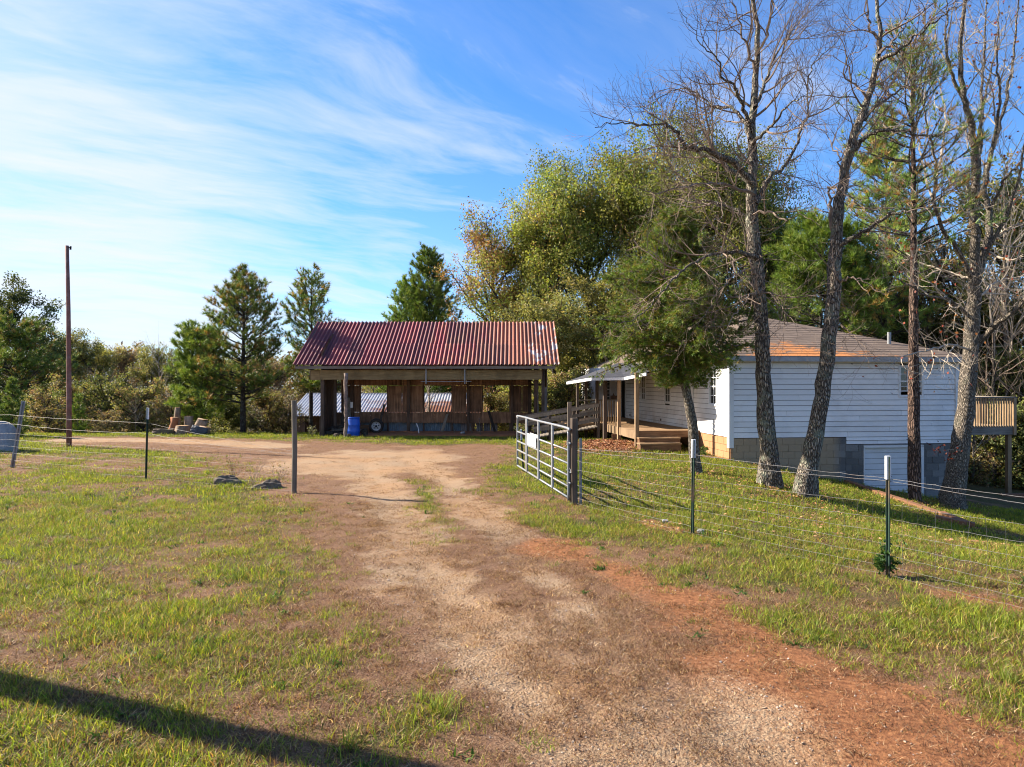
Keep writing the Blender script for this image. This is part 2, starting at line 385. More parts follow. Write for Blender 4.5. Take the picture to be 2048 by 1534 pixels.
# ------------------------------------------------------------------ ground masks
trackL = [G(*p) for p in ((1500, 1700), (1300, 1534), (1080, 1380), (920, 1210), (830, 1110), (775, 1010), (745, 950), (720, 915))]
trackR = [G(*p) for p in ((1800, 1800), (1570, 1534), (1340, 1390), (1190, 1245), (1070, 1110), (950, 1010), (880, 955), (800, 915))]
trackL2 = [G(*p) for p in ((1480, 1560), (1330, 1534), (1100, 1400))]
drive = [G(*p) for p in ((1040, 1900), (900, 1534), (810, 1380), (720, 1240), (650, 1110), (620, 1030), (560, 965), (470, 915), (300, 897), (130, 892), (130, 874), (380, 874), (560, 883), (800, 890), (1010, 889), (1025, 905), (985, 935), (955, 975), (1010, 1030), (1130, 1085), (1300, 1150), (1500, 1235), (1700, 1310), (1900, 1400), (2048, 1460), (2500, 1700), (2500, 2200))]
clayL = [G(*p) for p in ((1120, 1090), (1300, 1165), (1480, 1260), (1700, 1370), (1900, 1450), (2150, 1560))]
clayM = [G(*p) for p in ((1500, 1330), (1700, 1430), (1900, 1534), (2100, 1700))]
park = (-4.0, 19.8)
strip = [G(*p) for p in ((560, 893), (420, 884), (250, 880), (140, 880))]
def masks(x, y):
    n1 = fbm(x, y, 1.1, 4)-.5; n2 = fbm(x+31, y+7, 4.0, 3)-.5; n3 = fbm(x-8, y+70, .45, 3)-.5
    dl = np.minimum(seg_dist(x, y, trackL), seg_dist(x, y, trackR)+.12)
    gr = sst(.88, .22, dl+n1*1.1+n2*.7)*sst(2.5, 4.2, y+n1)*(.74+.16*sst(9, 13, y))
    gr = gr*np.where((y < 8.5), .75+.5*sst(.45, .62, n3+.5), 1)
    near = sst(6.4, 4.4, y+n1*2)*sst(-.4, .5, x+n1)*sst(2.4, 1.4, x+n1)*.75
    pk = sst(1.15, .55, np.hypot((x-park[0])/3.1, (y-park[1])/4.6)+n1*.7)
    gr = gr*(1-.7*sst(1.1, .3, np.minimum(seg_dist(x, y, clayM), seg_dist(x, y, clayL))+n1))
    stp = sst(1.3, .5, seg_dist(x, y, strip)+n1*.7)
    g = np.clip(np.maximum.reduce([gr, near, pk, stp]), 0, 1)
    sd = poly_sd(x, y, drive)
    lawn = sst(-.55, .75, sd+n1*1.5+n2*.6)
    mid = sst(.55, .1, seg_dist(x, y, [G(*p) for p in ((880, 1080), (840, 1000), (830, 965))])+n1*.8)*.8   # grassy strip between the tracks
    lawn = np.maximum(lawn, mid)
    cl = np.maximum(sst(.95, .15, seg_dist(x, y, clayL)+n1*1.2), sst(1.15, .3, seg_dist(x, y, clayM)+n1*1.3)*.95)
    cl2 = sst(.35, .05, seg_dist(x, y, [(1.6, 12.0), (2.75, 9.95), (4.4, 7.8), (5.2, 6.5), (7, 3.5)])+n1*.9)*.75*sst(.42, .60, fbm(x+3, y, 1.3, 3))   # worn line under the fence
    cl3 = sst(1.1, .3, np.hypot((x-3.1)/1.5, (y-23.0)/1.6)+n1)*.9
    clay = np.clip(np.maximum.reduce([cl*.95, cl2, cl3, pk*.15]), 0, 1)
    return g, lawn, clay, n1, n3
def green_prob(x, y):
    g, lawn, clay, n1, n3 = masks(x, y)
    patch = fbm(x+9, y*1.3-4, .9, 4)
    right = sst(-.6, .6, x-(.9+(12.75-y)*.55))                       # beyond the track on the right
    base = np.where(right > .5, .92, .66)
    base = base+.5*sst(27.6, 28.6, y)*sst(32, 30.5, y)+.45*np.exp(-((y-23.0)/1.1)**2)*(x < -5)
    base = base-.35*np.exp(-((y-20.0)/2.2)**2)*(x < -5)
    gp = lawn*np.clip(base+(patch-.5)*1.9, 0.06, 1)*(1-clay*.8)*(1-g*.85)
    return gp, g, lawn, clay

def build_ground():
    def axis(lo, hi, st, far, gmul=1.13):
        a = list(np.arange(lo, hi+1e-6, st)); d = st; v = hi
        while v < far: d *= gmul; v += d; a.append(v)
        d = st; v = lo; b = []
        while v > -far: d *= gmul; v -= d; b.append(v)
        return np.array(b[::-1]+a)
    xs = axis(-15, 13, .11, 900); ys = axis(2, 32, .11, 900)
    X, Y = np.meshgrid(xs, ys); Z = tz(X, Y)
    dip = seg_dist(X, Y, trackL); dip = np.minimum(dip, seg_dist(X, Y, trackR))
    Z = Z-.035*np.exp(-(dip/.35)**2)
    Z += (fbm(X, Y, 5, 3)-.5)*.03*(Y < 33)*(Y > 1)
    mb = MB(); ny, nx = X.shape
    i = (np.arange(ny-1)[:, None]*nx+np.arange(nx-1)[None]).ravel()
    gp, g, lawn, clay = green_prob(X, Y)
    far = sst(30.5, 33, Y)
    col = np.stack([g*(1-far), np.clip(gp+far*.2, 0, 1), clay*(1-far)], -1).reshape(-1, 3)
    mb.add(np.stack([X, Y, Z], -1).reshape(-1, 3), np.stack([i, i+1, i+nx+1, i+nx], -1), None, col)
    def f(N):
        g = N.add('ShaderNodeNewGeometry').outputs['Position']
        a = N.add('ShaderNodeAttribute', attribute_name='Col').outputs['Color']; s = N.add('ShaderNodeSeparateColor', {0: a})
        gv, gn, cl = s.outputs
        n1 = N.noise(g, 3.0, 6, .65); n2 = N.noise(g, 22, 5, .7); n3 = N.noise(g, 80, 4, .7); n0 = N.noise(g, .55, 4)
        vo = N.add('ShaderNodeTexVoronoi', {'Vector': g, 'Scale': 42.0, 'Randomness': 1.0}); vd, vc = vo.outputs['Distance'], vo.outputs['Color']
        thatch = N.mix(N.ramp(n3, [(.38, 0), (.64, 1)]), (.095, .045, .027, 1), (.42, .245, .15, 1))
        thatch = N.mix(N.ramp(n1, [(.42, 0), (.66, .65)]), thatch, N.mix(n3, (.13, .06, .03, 1), (.46, .29, .16, 1)))
        green = N.mix(N.ramp(n3, [(.35, 0), (.65, 1)]), (.028, .034, .010, 1), (.13, .12, .035, 1))
        grav = N.mix(vc, (.30, .19, .10, 1), (.58, .46, .30, 1))
        grav = N.mix(.55, grav, N.mix(n2, (.34, .20, .115, 1), (.60, .43, .29, 1)))
        grav = N.mix(N.ramp(n0, [(.42, 0), (.62, .5)]), grav, (.50, .27, .12, 1))
        clay = N.mix(N.ramp(n2, [(.34, 0), (.68, 1)]), (.19, .068, .030, 1), (.54, .24, .10, 1))
        e = N.math('MULTIPLY', N.math('SUBTRACT', n2, .5), 1.1)
        e3 = N.math('MULTIPLY', N.math('SUBTRACT', n3, .5), .9)
        c = N.mix(N.ramp(N.math('ADD', gn, e), [(.3, 0), (.75, .8)]), thatch, green)
        c = N.mix(N.ramp(N.math('ADD', N.math('ADD', cl, e), e3), [(.32, 0), (.8, .9)]), c, clay)
        c = N.mix(N.ramp(N.math('ADD', N.math('ADD', gv, e), e3), [(.3, 0), (.85, .95)]), c, grav)
        far = N.ramp(N.math('MULTIPLY', N.math('SUBTRACT', N.add('ShaderNodeSeparateXYZ', {0: g}).outputs[1], 32.0), .3), [(0, 0), (1, 1)])
        c = N.mix(far, c, N.mix(n1, (.06, .055, .025, 1), (.16, .12, .065, 1)))
        h = N.math('ADD', N.math('MULTIPLY', n2, .7), N.math('ADD', N.math('MULTIPLY', n3, .6), N.math('MULTIPLY', N.math('SUBTRACT', 1.0, vd), N.math('MULTIPLY', gv, .6))))
        return princ(N, c, .95, bump=h, bs=1.0, bd=.06, spec=.15)
    o = mb.obj('ground', mat('ground_soil', f), smooth=True); o['kind'] = 'structure'
    o['label'] = 'dry lawn and dirt driveway ground'
build_ground()

# ------------------------------------------------------------------ scattered cover through geometry nodes (stuff)
def scatter(name, variants, pts, vid, rotz, scale, tilt, material, label, cat):
    """variants: list of MB-like (v,q,t,col). One object holds the points and the source pieces; nodes instance the pieces."""
    mb = MB(); gid = []
    for k, m in enumerate(variants):
        v = np.vstack(m.v); q = np.vstack(m.q) if m.q else None; t = np.vstack(m.t) if m.t else None
        mb.add(v, q, t, np.vstack(m.c)); gid += [k]*len(v)
    n0 = mb.n; mb.add(pts, None, None, np.zeros((len(pts), 3)))
    me = mb.mesh(name, material)
    def attr(n, typ, data, key='value'):
        a = me.attributes.new(n, typ, 'POINT'); a.data.foreach_set(key, data)
    N = len(pts)
    attr('gid', 'INT', np.concatenate([gid, np.full(N, -1)]).astype(np.int32))
    attr('vid', 'INT', np.concatenate([np.zeros(n0), vid]).astype(np.int32))
    rot = np.zeros((n0+N, 3), np.float32); rot[n0:, 0] = tilt[:, 0]; rot[n0:, 1] = tilt[:, 1]; rot[n0:, 2] = rotz
    attr('rot', 'FLOAT_VECTOR', rot.ravel(), 'vector')
    attr('scl', 'FLOAT', np.concatenate([np.ones(n0), scale]).astype(np.float32))
    o = link(name, me); tag(o, label, cat, kind='stuff')
    ng = bpy.data.node_groups.new(name+'_nodes', 'GeometryNodeTree')
    ng.interface.new_socket('Geometry', in_out='INPUT', socket_type='NodeSocketGeometry')
    ng.interface.new_socket('Geometry', in_out='OUTPUT', socket_type='NodeSocketGeometry')
    A = NT(ng)
    gi = A.add('NodeGroupInput'); go = A.add('NodeGroupOutput')
    def named(n, t): return A.add('GeometryNodeInputNamedAttribute', {'Name': n}, data_type=t).outputs[0]
    g = named('gid', 'INT')
    cmp = A.add('FunctionNodeCompare', data_type='INT', operation='LESS_THAN'); A.l.new(g, cmp.inputs['A']) if False else None
    for s_ in cmp.inputs:
        if s_.enabled and s_.name == 'A': A.l.new(g, s_)
        if s_.enabled and s_.name == 'B': s_.default_value = 0
    sep = A.add('GeometryNodeSeparateGeometry', {0: gi.outputs[0], 1: cmp.outputs[0]}, domain='POINT')
    mp = A.add('GeometryNodeMeshToPoints', {0: sep.outputs[0]})
    spl = A.add('GeometryNodeSplitToInstances', {0: sep.outputs[1], 'Group ID': g}, domain='POINT')
    inst = A.add('GeometryNodeInstanceOnPoints', {'Points': mp.outputs[0], 'Instance': spl.outputs[0], 'Pick Instance': True,
                 'Instance Index': named('vid', 'INT'), 'Rotation': named('rot', 'FLOAT_VECTOR'), 'Scale': named('scl', 'FLOAT')})
    A.l.new(inst.outputs[0], go.inputs[0])
    md = o.modifiers.new('scatter', 'NODES'); md.node_group = ng
    return o

def tuft(seed, nb, rad, hmin, hmax, width, lean, cols, flat=0.0, seg=3):
    r = np.random.default_rng(seed); mb = MB()
    for i in range(nb):
        a = r.random()*2*math.pi; rr = rad*math.sqrt(r.random()); base = np.array([rr*math.cos(a), rr*math.sin(a), -.01])
        h = r.uniform(hmin, hmax); ln = r.normal(0, lean, 2); w = width*r.uniform(.6, 1.4)
        if flat: d = r.normal(0, 1, 2); d /= np.linalg.norm(d); ln = d*r.uniform(1, 3)*flat
        th = r.random()*math.pi; side = np.array([math.cos(th), math.sin(th), 0])*w/2
        ts = np.linspace(0, 1, seg+1); norm = math.sqrt(1+ln[0]**2+ln[1]**2)
        pts = [base+np.array([ln[0]*h*t**1.7, ln[1]*h*t**1.7, h*t*(1-.25*t*min(1, norm-1))])/norm*1.15 for t in ts]
        v = []
        for t, p in zip(ts[:-1], pts[:-1]): v += [p-side*(1-t*.7), p+side*(1-t*.7)]
        v.append(pts[-1])
        q = [(2*k, 2*k+1, 2*k+3, 2*k+2) for k in range(seg-1)]; t3 = [(2*(seg-1), 2*(seg-1)+1, 2*seg)]
        c = np.array(cols[r.integers(len(cols))])*r.uniform(.55, 1.4)
        mb.add(v, q, t3, c)
    return mb
GR = [(.18, .25, .022), (.26, .31, .03), (.36, .36, .045), (.10, .17, .02)]
YG = [(.34, .32, .05), (.24, .28, .035), (.46, .35, .14), (.36, .19, .07), (.16, .22, .03)]
BR = [(.17, .080, .042), (.25, .125, .063), (.36, .22, .12), (.10, .046, .026), (.48, .34, .20)]
def build_grass():
    var = []
    for k in range(4): var.append(tuft(k, 34, .10, .030, .085, .0052, .8, GR))
    for k in range(4): var.append(tuft(10+k, 34, .12, .025, .075, .0052, 1.0, YG+GR[:1]))
    for k in range(4): var.append(tuft(20+k, 40, .13, .022, .06, .0056, 1.0, BR, .75))
    for k in range(3): var.append(tuft(30+k, 46, .07, .07, .17, .0060, .6, [(.13, .20, .025), (.20, .25, .035), (.24, .27, .06)]))   # tall clumps
    for k in range(2): var.append(tuft(40+k, 14, .06, .05, .09, .022, 1.2, [(.05, .12, .02), (.08, .16, .03)]))                    # broad weeds
    for k in range(3): var.append(tuft(50+k, 30, .22, .03, .07, .011, .6, GR+YG[:2]))                                              # far, wide
    for k in range(3): var.append(tuft(60+k, 34, .24, .016, .045, .010, 1.0, BR, .8))
    P_, V_, S_ = [], [], []
    r = np.random.default_rng(5)
    def region(y0, y1, dens, kind):
        n = int(dens*.80*(y1*y1-y0*y0)*1.12)
        y = np.sqrt(r.uniform(y0*y0, y1*y1, n)); x = r.uniform(-.82, .82, n)*y+r.uniform(-.3, .3, n)
        gp, g, lawn, clay = green_prob(x, y); u = r.random(n)
        keepb = r.random(n) < np.clip(1.0-g*.80-clay*.40, .0, 1)
        if kind == 'near': k = np.where(u < gp*.40, r.integers(0, 4, n), np.where(u < gp*.88, r.integers(4, 8, n), r.integers(8, 12, n))); isb = k >= 8
        else: k = np.where(u < gp*1.0, r.integers(17, 20, n), r.integers(20, 23, n)); isb = k >= 20
        ok = np.where(isb, keepb, True)
        inhouse = (x > 6.2) & (y > 20.3+.12*(x-6.3)); inbarn = (y > 28.9) & (x > -8.3) & (x < 1.5); ok &= ~inhouse & ~inbarn
        P_.append(np.stack([x, y, tz(x, y)], -1)[ok]); V_.append(k[ok]); S_.append((r.uniform(.65, 1.25, n)*(.85+.5*gp))[ok])
        return
    region(3.2, 7, 230, 'near'); region(7, 13, 120, 'near'); region(13, 20, 26, 'far'); region(13, 20, 22, 'near'); region(20, 33.5, 24, 'far')
    # tall clumps and weeds where the lawn is rich
    n = 4200; y = np.sqrt(r.uniform(10, 32**2*.8, n)); x = r.uniform(-.8, .8, n)*y; gp, g, lawn, clay = green_prob(x, y)
    cl = fbm(x-3, y+8, 1.6, 3); ok = (gp > .5) & (cl > .50) & ~((x > 6) & (y > 20)) & (r.random(n) < .75) & ~((y > 28.9) & (x > -8.3) & (x < 1.5))
    P_.append(np.stack([x, y, tz(x, y)], -1)[ok]); V_.append(r.integers(12, 15, ok.sum())); S_.append(r.uniform(.6, 1.15, ok.sum()))
    n = 900; y = np.sqrt(r.uniform(14, 15**2, n)); x = r.uniform(-.8, .8, n)*y; gp, g, lawn, clay = green_prob(x, y)
    ok = (fbm(x, y, 1.2, 2) > .52) & (g < .5) & ((lawn > .4) | (r.random(n) < .2))
    P_.append(np.stack([x, y, tz(x, y)], -1)[ok]); V_.append(r.integers(15, 17, ok.sum())); S_.append(r.uniform(.5, 1.1, ok.sum()))
    p = np.vstack(P_); v = np.concatenate(V_); s = np.concatenate(S_); n = len(p)
    scatter('grass', var, p, v, r.random(n)*6.283, s, r.normal(0, .10, (n, 2)), M['grass'], 'patchy green and dead brown grass covering the lawn and verges', 'grass')
    # pebbles
    var = []
    for k in range(5):
        rr = np.random.default_rng(90+k); mb = MB()
        prof = [(.001, -.5), (.8, -.3), (1, .05), (.7, .42), (.001, .55)]; mb.lathe((0, 0, 0), prof, 6)
        vv = mb.v[0]*rr.uniform(.75, 1.2, mb.v[0].shape)*np.array([1, .8, .6])*.0085
        mb.v = [vv]; mb.c = [np.tile([(.46, .33, .22), (.42, .28, .18), (.47, .37, .27), (.33, .21, .14), (.44, .36, .30)][k], (len(vv), 1))]; var.append(mb)
    n = 60000; y = np.sqrt(r.uniform(3.2**2, 15**2, n)*1.0); x = r.uniform(-.8, .8, n)*y; g, lawn, clay, n1, n3 = masks(x, y)
    ok = r.random(n) < (g*.9+clay*.10)*np.clip(1.5-y*.07, .3, 1)
    x, y = x[ok], y[ok]; n = len(x)
    dip = np.minimum(seg_dist(x, y, trackL), seg_dist(x, y, trackR))
    z = tz(x, y)-.035*np.exp(-(dip/.35)**2)+(fbm(x, y, 5, 3)-.5)*.03+.002
    scatter('gravel', var, np.stack([x, y, z], -1), r.integers(0, 5, n), r.random(n)*6.283, np.clip(r.lognormal(-.05, .3, n), .4, 1.9), r.normal(0, .4, (n, 2)), vcol('pebble', .9, amt=.3, ns=60), 'loose tan gravel stones strewn over the driveway', 'gravel')
build_grass()
# ------------------------------------------------------------------ open barn with red roof
def corr_sheet(w, L, pitch, amp, n_per=8, rows=2):
    """corrugated sheet in local x (across) and y (down slope)"""
    n = int(round(w/pitch*n_per)); xs = np.linspace(0, w, n+1); z = amp*np.sin(xs/pitch*2*math.pi)
    ys = np.linspace(0, L, rows+1); v = []
    for y in ys: v += [(x, y, zz) for x, zz in zip(xs, z)]
    m = n+1; q = [(j*m+i, j*m+i+1, (j+1)*m+i+1, (j+1)*m+i) for j in range(rows) for i in range(n)]
    return MB().add(v, q)
def build_barn():
    X0, Yf, Yb = -8.0, 29.35, 31.45
    t = thing('open_shed', 'open fronted wooden shed under a steep red corrugated metal roof', 'shed', (-3.3, 30.4, 0))
    o = off((-3.3, 30.4, 0)); Tm = lambda x, y, z: o((x, y, z))
    def B(name, x0, x1, y0, y1, z0, z1, m, **k): return MB().box(x0, x1, y0, y1, z0, z1, Tm).obj(name, m, t, **k)
    # roof: two courses of sheets on a single steep slope
    eL, eR, ye, ze = -9.08, 1.90, 28.95, 2.98; yr, zr = 32.6, 5.06
    sl_ = math.hypot(yr-ye, zr-ze); ang = math.atan2(zr-ze, yr-ye)
    ns = 16; w = (eR-eL)/ns; pitch = w/4
    r = np.random.default_rng(3)
    cr = {}
    for row in range(2):
        L = sl_*(.46 if row == 0 else .56)
        me = corr_sheet(w+pitch*.25, L, pitch, .036).mesh('roof_sheet', M['roofred'], True)
        for i in range(ns):
            s0 = 0 if row == 0 else sl_*.44
            ob = link('roof_sheet', me, t)
            ob.location = o((eL+i*w+pitch*.1, ye+s0*math.cos(ang)-(.05+r.uniform(0, .02) if row == 0 else 0), ze+s0*math.sin(ang)+(.012 if row else 0)+r.uniform(-.004, .004)))
            ob.rotation_euler = (ang+r.normal(0, .002), 0, r.normal(0, .0025))
    # back slope and gable ends
    me = corr_sheet(w+pitch*.25, 2.3, pitch, .036).mesh('roof_sheet', M['roofred'], True)
    for i in range(ns):
        ob = link('roof_sheet', me, t, o((eL+i*w+pitch*.1, yr+.02, zr-.01)), (-R(42), 0, 0))
    for xx in (eL+.12, eR-.12):                                         # barge boards
        MB().bar(Tm(xx, ye+.02, ze-.10), Tm(xx, yr, zr-.10), .04, .16).obj('barge_board', M['gray_x'], t)
    MB().box(eL+.1, eR-.1, ye+.03, ye+.07, ze-.17, ze-.05, Tm).obj('fascia_board', M['gray_x'], t)
    for i in range(13):                                                 # rafters
        x = -8.3+i*.78
        MB().bar(Tm(x, ye+.1, ze-.10), Tm(x, yr, zr-.12), .05, .13).obj('rafter', M['barn_dark'], t)
    for k in range(5):
        f = .12+k*.21
        MB().box(eL+.1, eR-.1, ye+(yr-ye)*f-.04, ye+(yr-ye)*f+.04, ze+(zr-ze)*f-.075, ze+(zr-ze)*f-.035, Tm).obj('purlin', M['barn_dark'], t)
    # front beam, end block, posts
    B('beam', -8.02, 1.25, 29.22, 29.30, 2.36, 2.76, M['beam'])
    B('beam', -8.42, -8.03, 29.24, 29.34, 2.34, 2.76, M['beam'])
    B('beam', -8.40, 1.30, 29.36, 29.44, 2.42, 2.78, M['barn_dark'])
    B('post', -8.02, -7.88, 29.31, 29.45, -.1, 2.42, M['post_dark'])
    for x, y, w_, m in ((-7.62, 29.9, .11, 'post_dark'), (-7.25, 31.3, .16, 'barn_dark'), (.72, 31.2, .15, 'barn_dark'), (.93, 29.5, .14, 'barn_dark'), (1.02, 30.3, .13, 'gray_v'), (1.24, 29.42, .13, 'post_dark'), (1.42, 30.6, .12, 'gray_v'),
                     (-4.70, 31.25, .14, 'barn_dark'), (-2.02, 31.25, .12, 'barn_dark'), (-.05, 31.3, .1, 'barn_dark')):
        MB().box(x, x+w_, y, y+w_, -.1, 3.2, Tm).obj('post', M.get(m, M['post']), t)
    # left side boards
    for k in range(9):
        y0 = Yf+.12+k*.21
        B('side_board', X0-.02, X0+.02+.004*(k % 2), y0, y0+.20, .02, 3.3+.5*(y0-28.95), M['barn_dark'])
    for k in range(12):                                                 # right gable boards below the roof
        y0 = 29.5+k*.22; B('side_board', 1.44, 1.47+.005*(k % 2), y0, y0+.21, 2.05, ze+(y0-ye)*.57-.12, M['barn_dark'])
    # back wall of plywood panels with square openings; z from pixel rows
    zt = lambda v: H-(v-767)/F*Yb
    xu = lambda u: (u-1024)/F*Yb
    zo0, zo1, zs0, zs1 = zt(824.5), zt(771), zt(846), zt(824.5)
    full = [(664, 668), (682, 719.5), (775, 804), (804, 847), (904, 933), (933, 964), (1020, 1044), (1044, 1060)]
    for a, b in full: B('panel', xu(a)+.006, xu(b)-.006, Yb, Yb+.025, zo0+.01, zo1-.01, M['plywood'])
    for a, b in ((682, 719.5), (719.5, 775), (775, 804), (804, 847), (847, 904), (904, 933), (933, 964), (964, 1020), (1020, 1060)):
        B('panel', xu(a)+.006, xu(b)-.006, Yb, Yb+.022, zo1, zo1+.62, M['plywood'])
        B('panel', xu(a)+.006, xu(b)-.006, Yb, Yb+.022, zo1+.64, 4.22, M['plywood'])
    B('panel', xu(664), xu(682), Yb, Yb+.022, zt(751), 4.22, M['plywood'])
    cuts = [664, 690, 722, 741, 763, 776, 804, 846, 869, 892, 906, 933, 964, 982, 1002, 1022, 1060]
    for a, b in zip(cuts[:-1], cuts[1:]):
        B('sill_panel', xu(a)+.006, xu(b)-.006, Yb-.01, Yb+.02, zs0+r.uniform(-.03, .03), zs1-.005, M['plywood'])
    for x in (xu(719.5), xu(775), xu(847), xu(904), xu(964), xu(1020)): B('stud', x-.035, x+.035, Yb+.03, Yb+.12, -.1, 4.2, M['barn_dark'])
    B('girt', X0, 1.4, Yb+.03, Yb+.12, zo1, zo1+.09, M['barn_dark']); B('girt', X0, 1.4, Yb+.03, Yb+.12, zo0-.1, zo0-.005, M['barn_dark'])
    for a, b in ((719, 775), (847, 904), (964, 1020)):                 # bright cut edge of each sill
        B('sill', xu(a), xu(b), Yb-.012, Yb+.03, zo0-.004, zo0+.02, M['deck'])
    # lower metal skirting seen under the panels
    for k in range(11):
        x = xu(716)+k*.46
        mb = corr_sheet(.45, .62, .09, .012, 6, 1)
        ob = mb.obj('skirt_sheet', M['skirt'] if k < 10 else M['skirt_grey'], t, True); ob.location = o((x, Yb+.28, zs0+.08)); ob.rotation_euler = (-R(90), 0, 0)
    for k in range(3):
        ob = corr_sheet(.3, .55, .09, .012, 6, 1).obj('skirt_sheet', M['skirt_grey'], t, True); ob.location = o((-1.62+k*.33, Yb+.4, zs0+.02)); ob.rotation_euler = (-R(90), 0, 0)
    # floor slab edge
    B('floor_slab', -6.9, .95, 29.1, 31.4, -.06, .07, M['clay'])
    # hanging metal straps and a conduit across them
    for u in (853, 930): MB().box(P(u-1.2, 0, 29.3)[0], P(u+1.2, 0, 29.3)[0], 29.12, 29.15, P(0, 767.5, 29.2)[2], 2.82, Tm).obj('hanging_strap', M['galv'], t)
    MB().bar(Tm(P(842, 0, 29.2)[0], 29.1, 2.28), Tm(P(943, 0, 29.2)[0], 29.1, 2.29), .02, .02).obj('hanging_rod', M['galv'], t)
    MB().box(-6.97, -6.87, 30.2, 30.24, 1.15, 1.40, Tm).obj('switch_box', M['jbox'], t)
M['gray_v'] = wood('grey_post', (.17, .16, .16), (.36, .34, .33))
build_barn()

def bent_tube(pts, r, name, m, parent=None, sides=7, rough=0, o=None, n=14):
    p = smooth(pts, n); p = np.array([o(tuple(q)) for q in p]) if o else p
    return MB().tube(p, np.interp(np.linspace(0, 1, len(p)), np.linspace(0, 1, len(r)), r) if hasattr(r, '__len__') else r, sides, rough=rough).obj(name, m, parent, sides > 6)
def smooth(pts, n):
    pts = np.asarray(pts, float); k = len(pts); t = np.linspace(0, k-1, n); i = np.clip(t.astype(int), 0, k-2); f = (t-i)[:, None]
    p = np.vstack([2*pts[0]-pts[1], pts, 2*pts[-1]-pts[-2]]); a, b, c, d = p[i], p[i+1], p[i+2], p[i+3]
    return .5*(2*b+(c-a)*f+(2*a-5*b+4*c-d)*f*f+(3*b-a-3*c+d)*f**3)

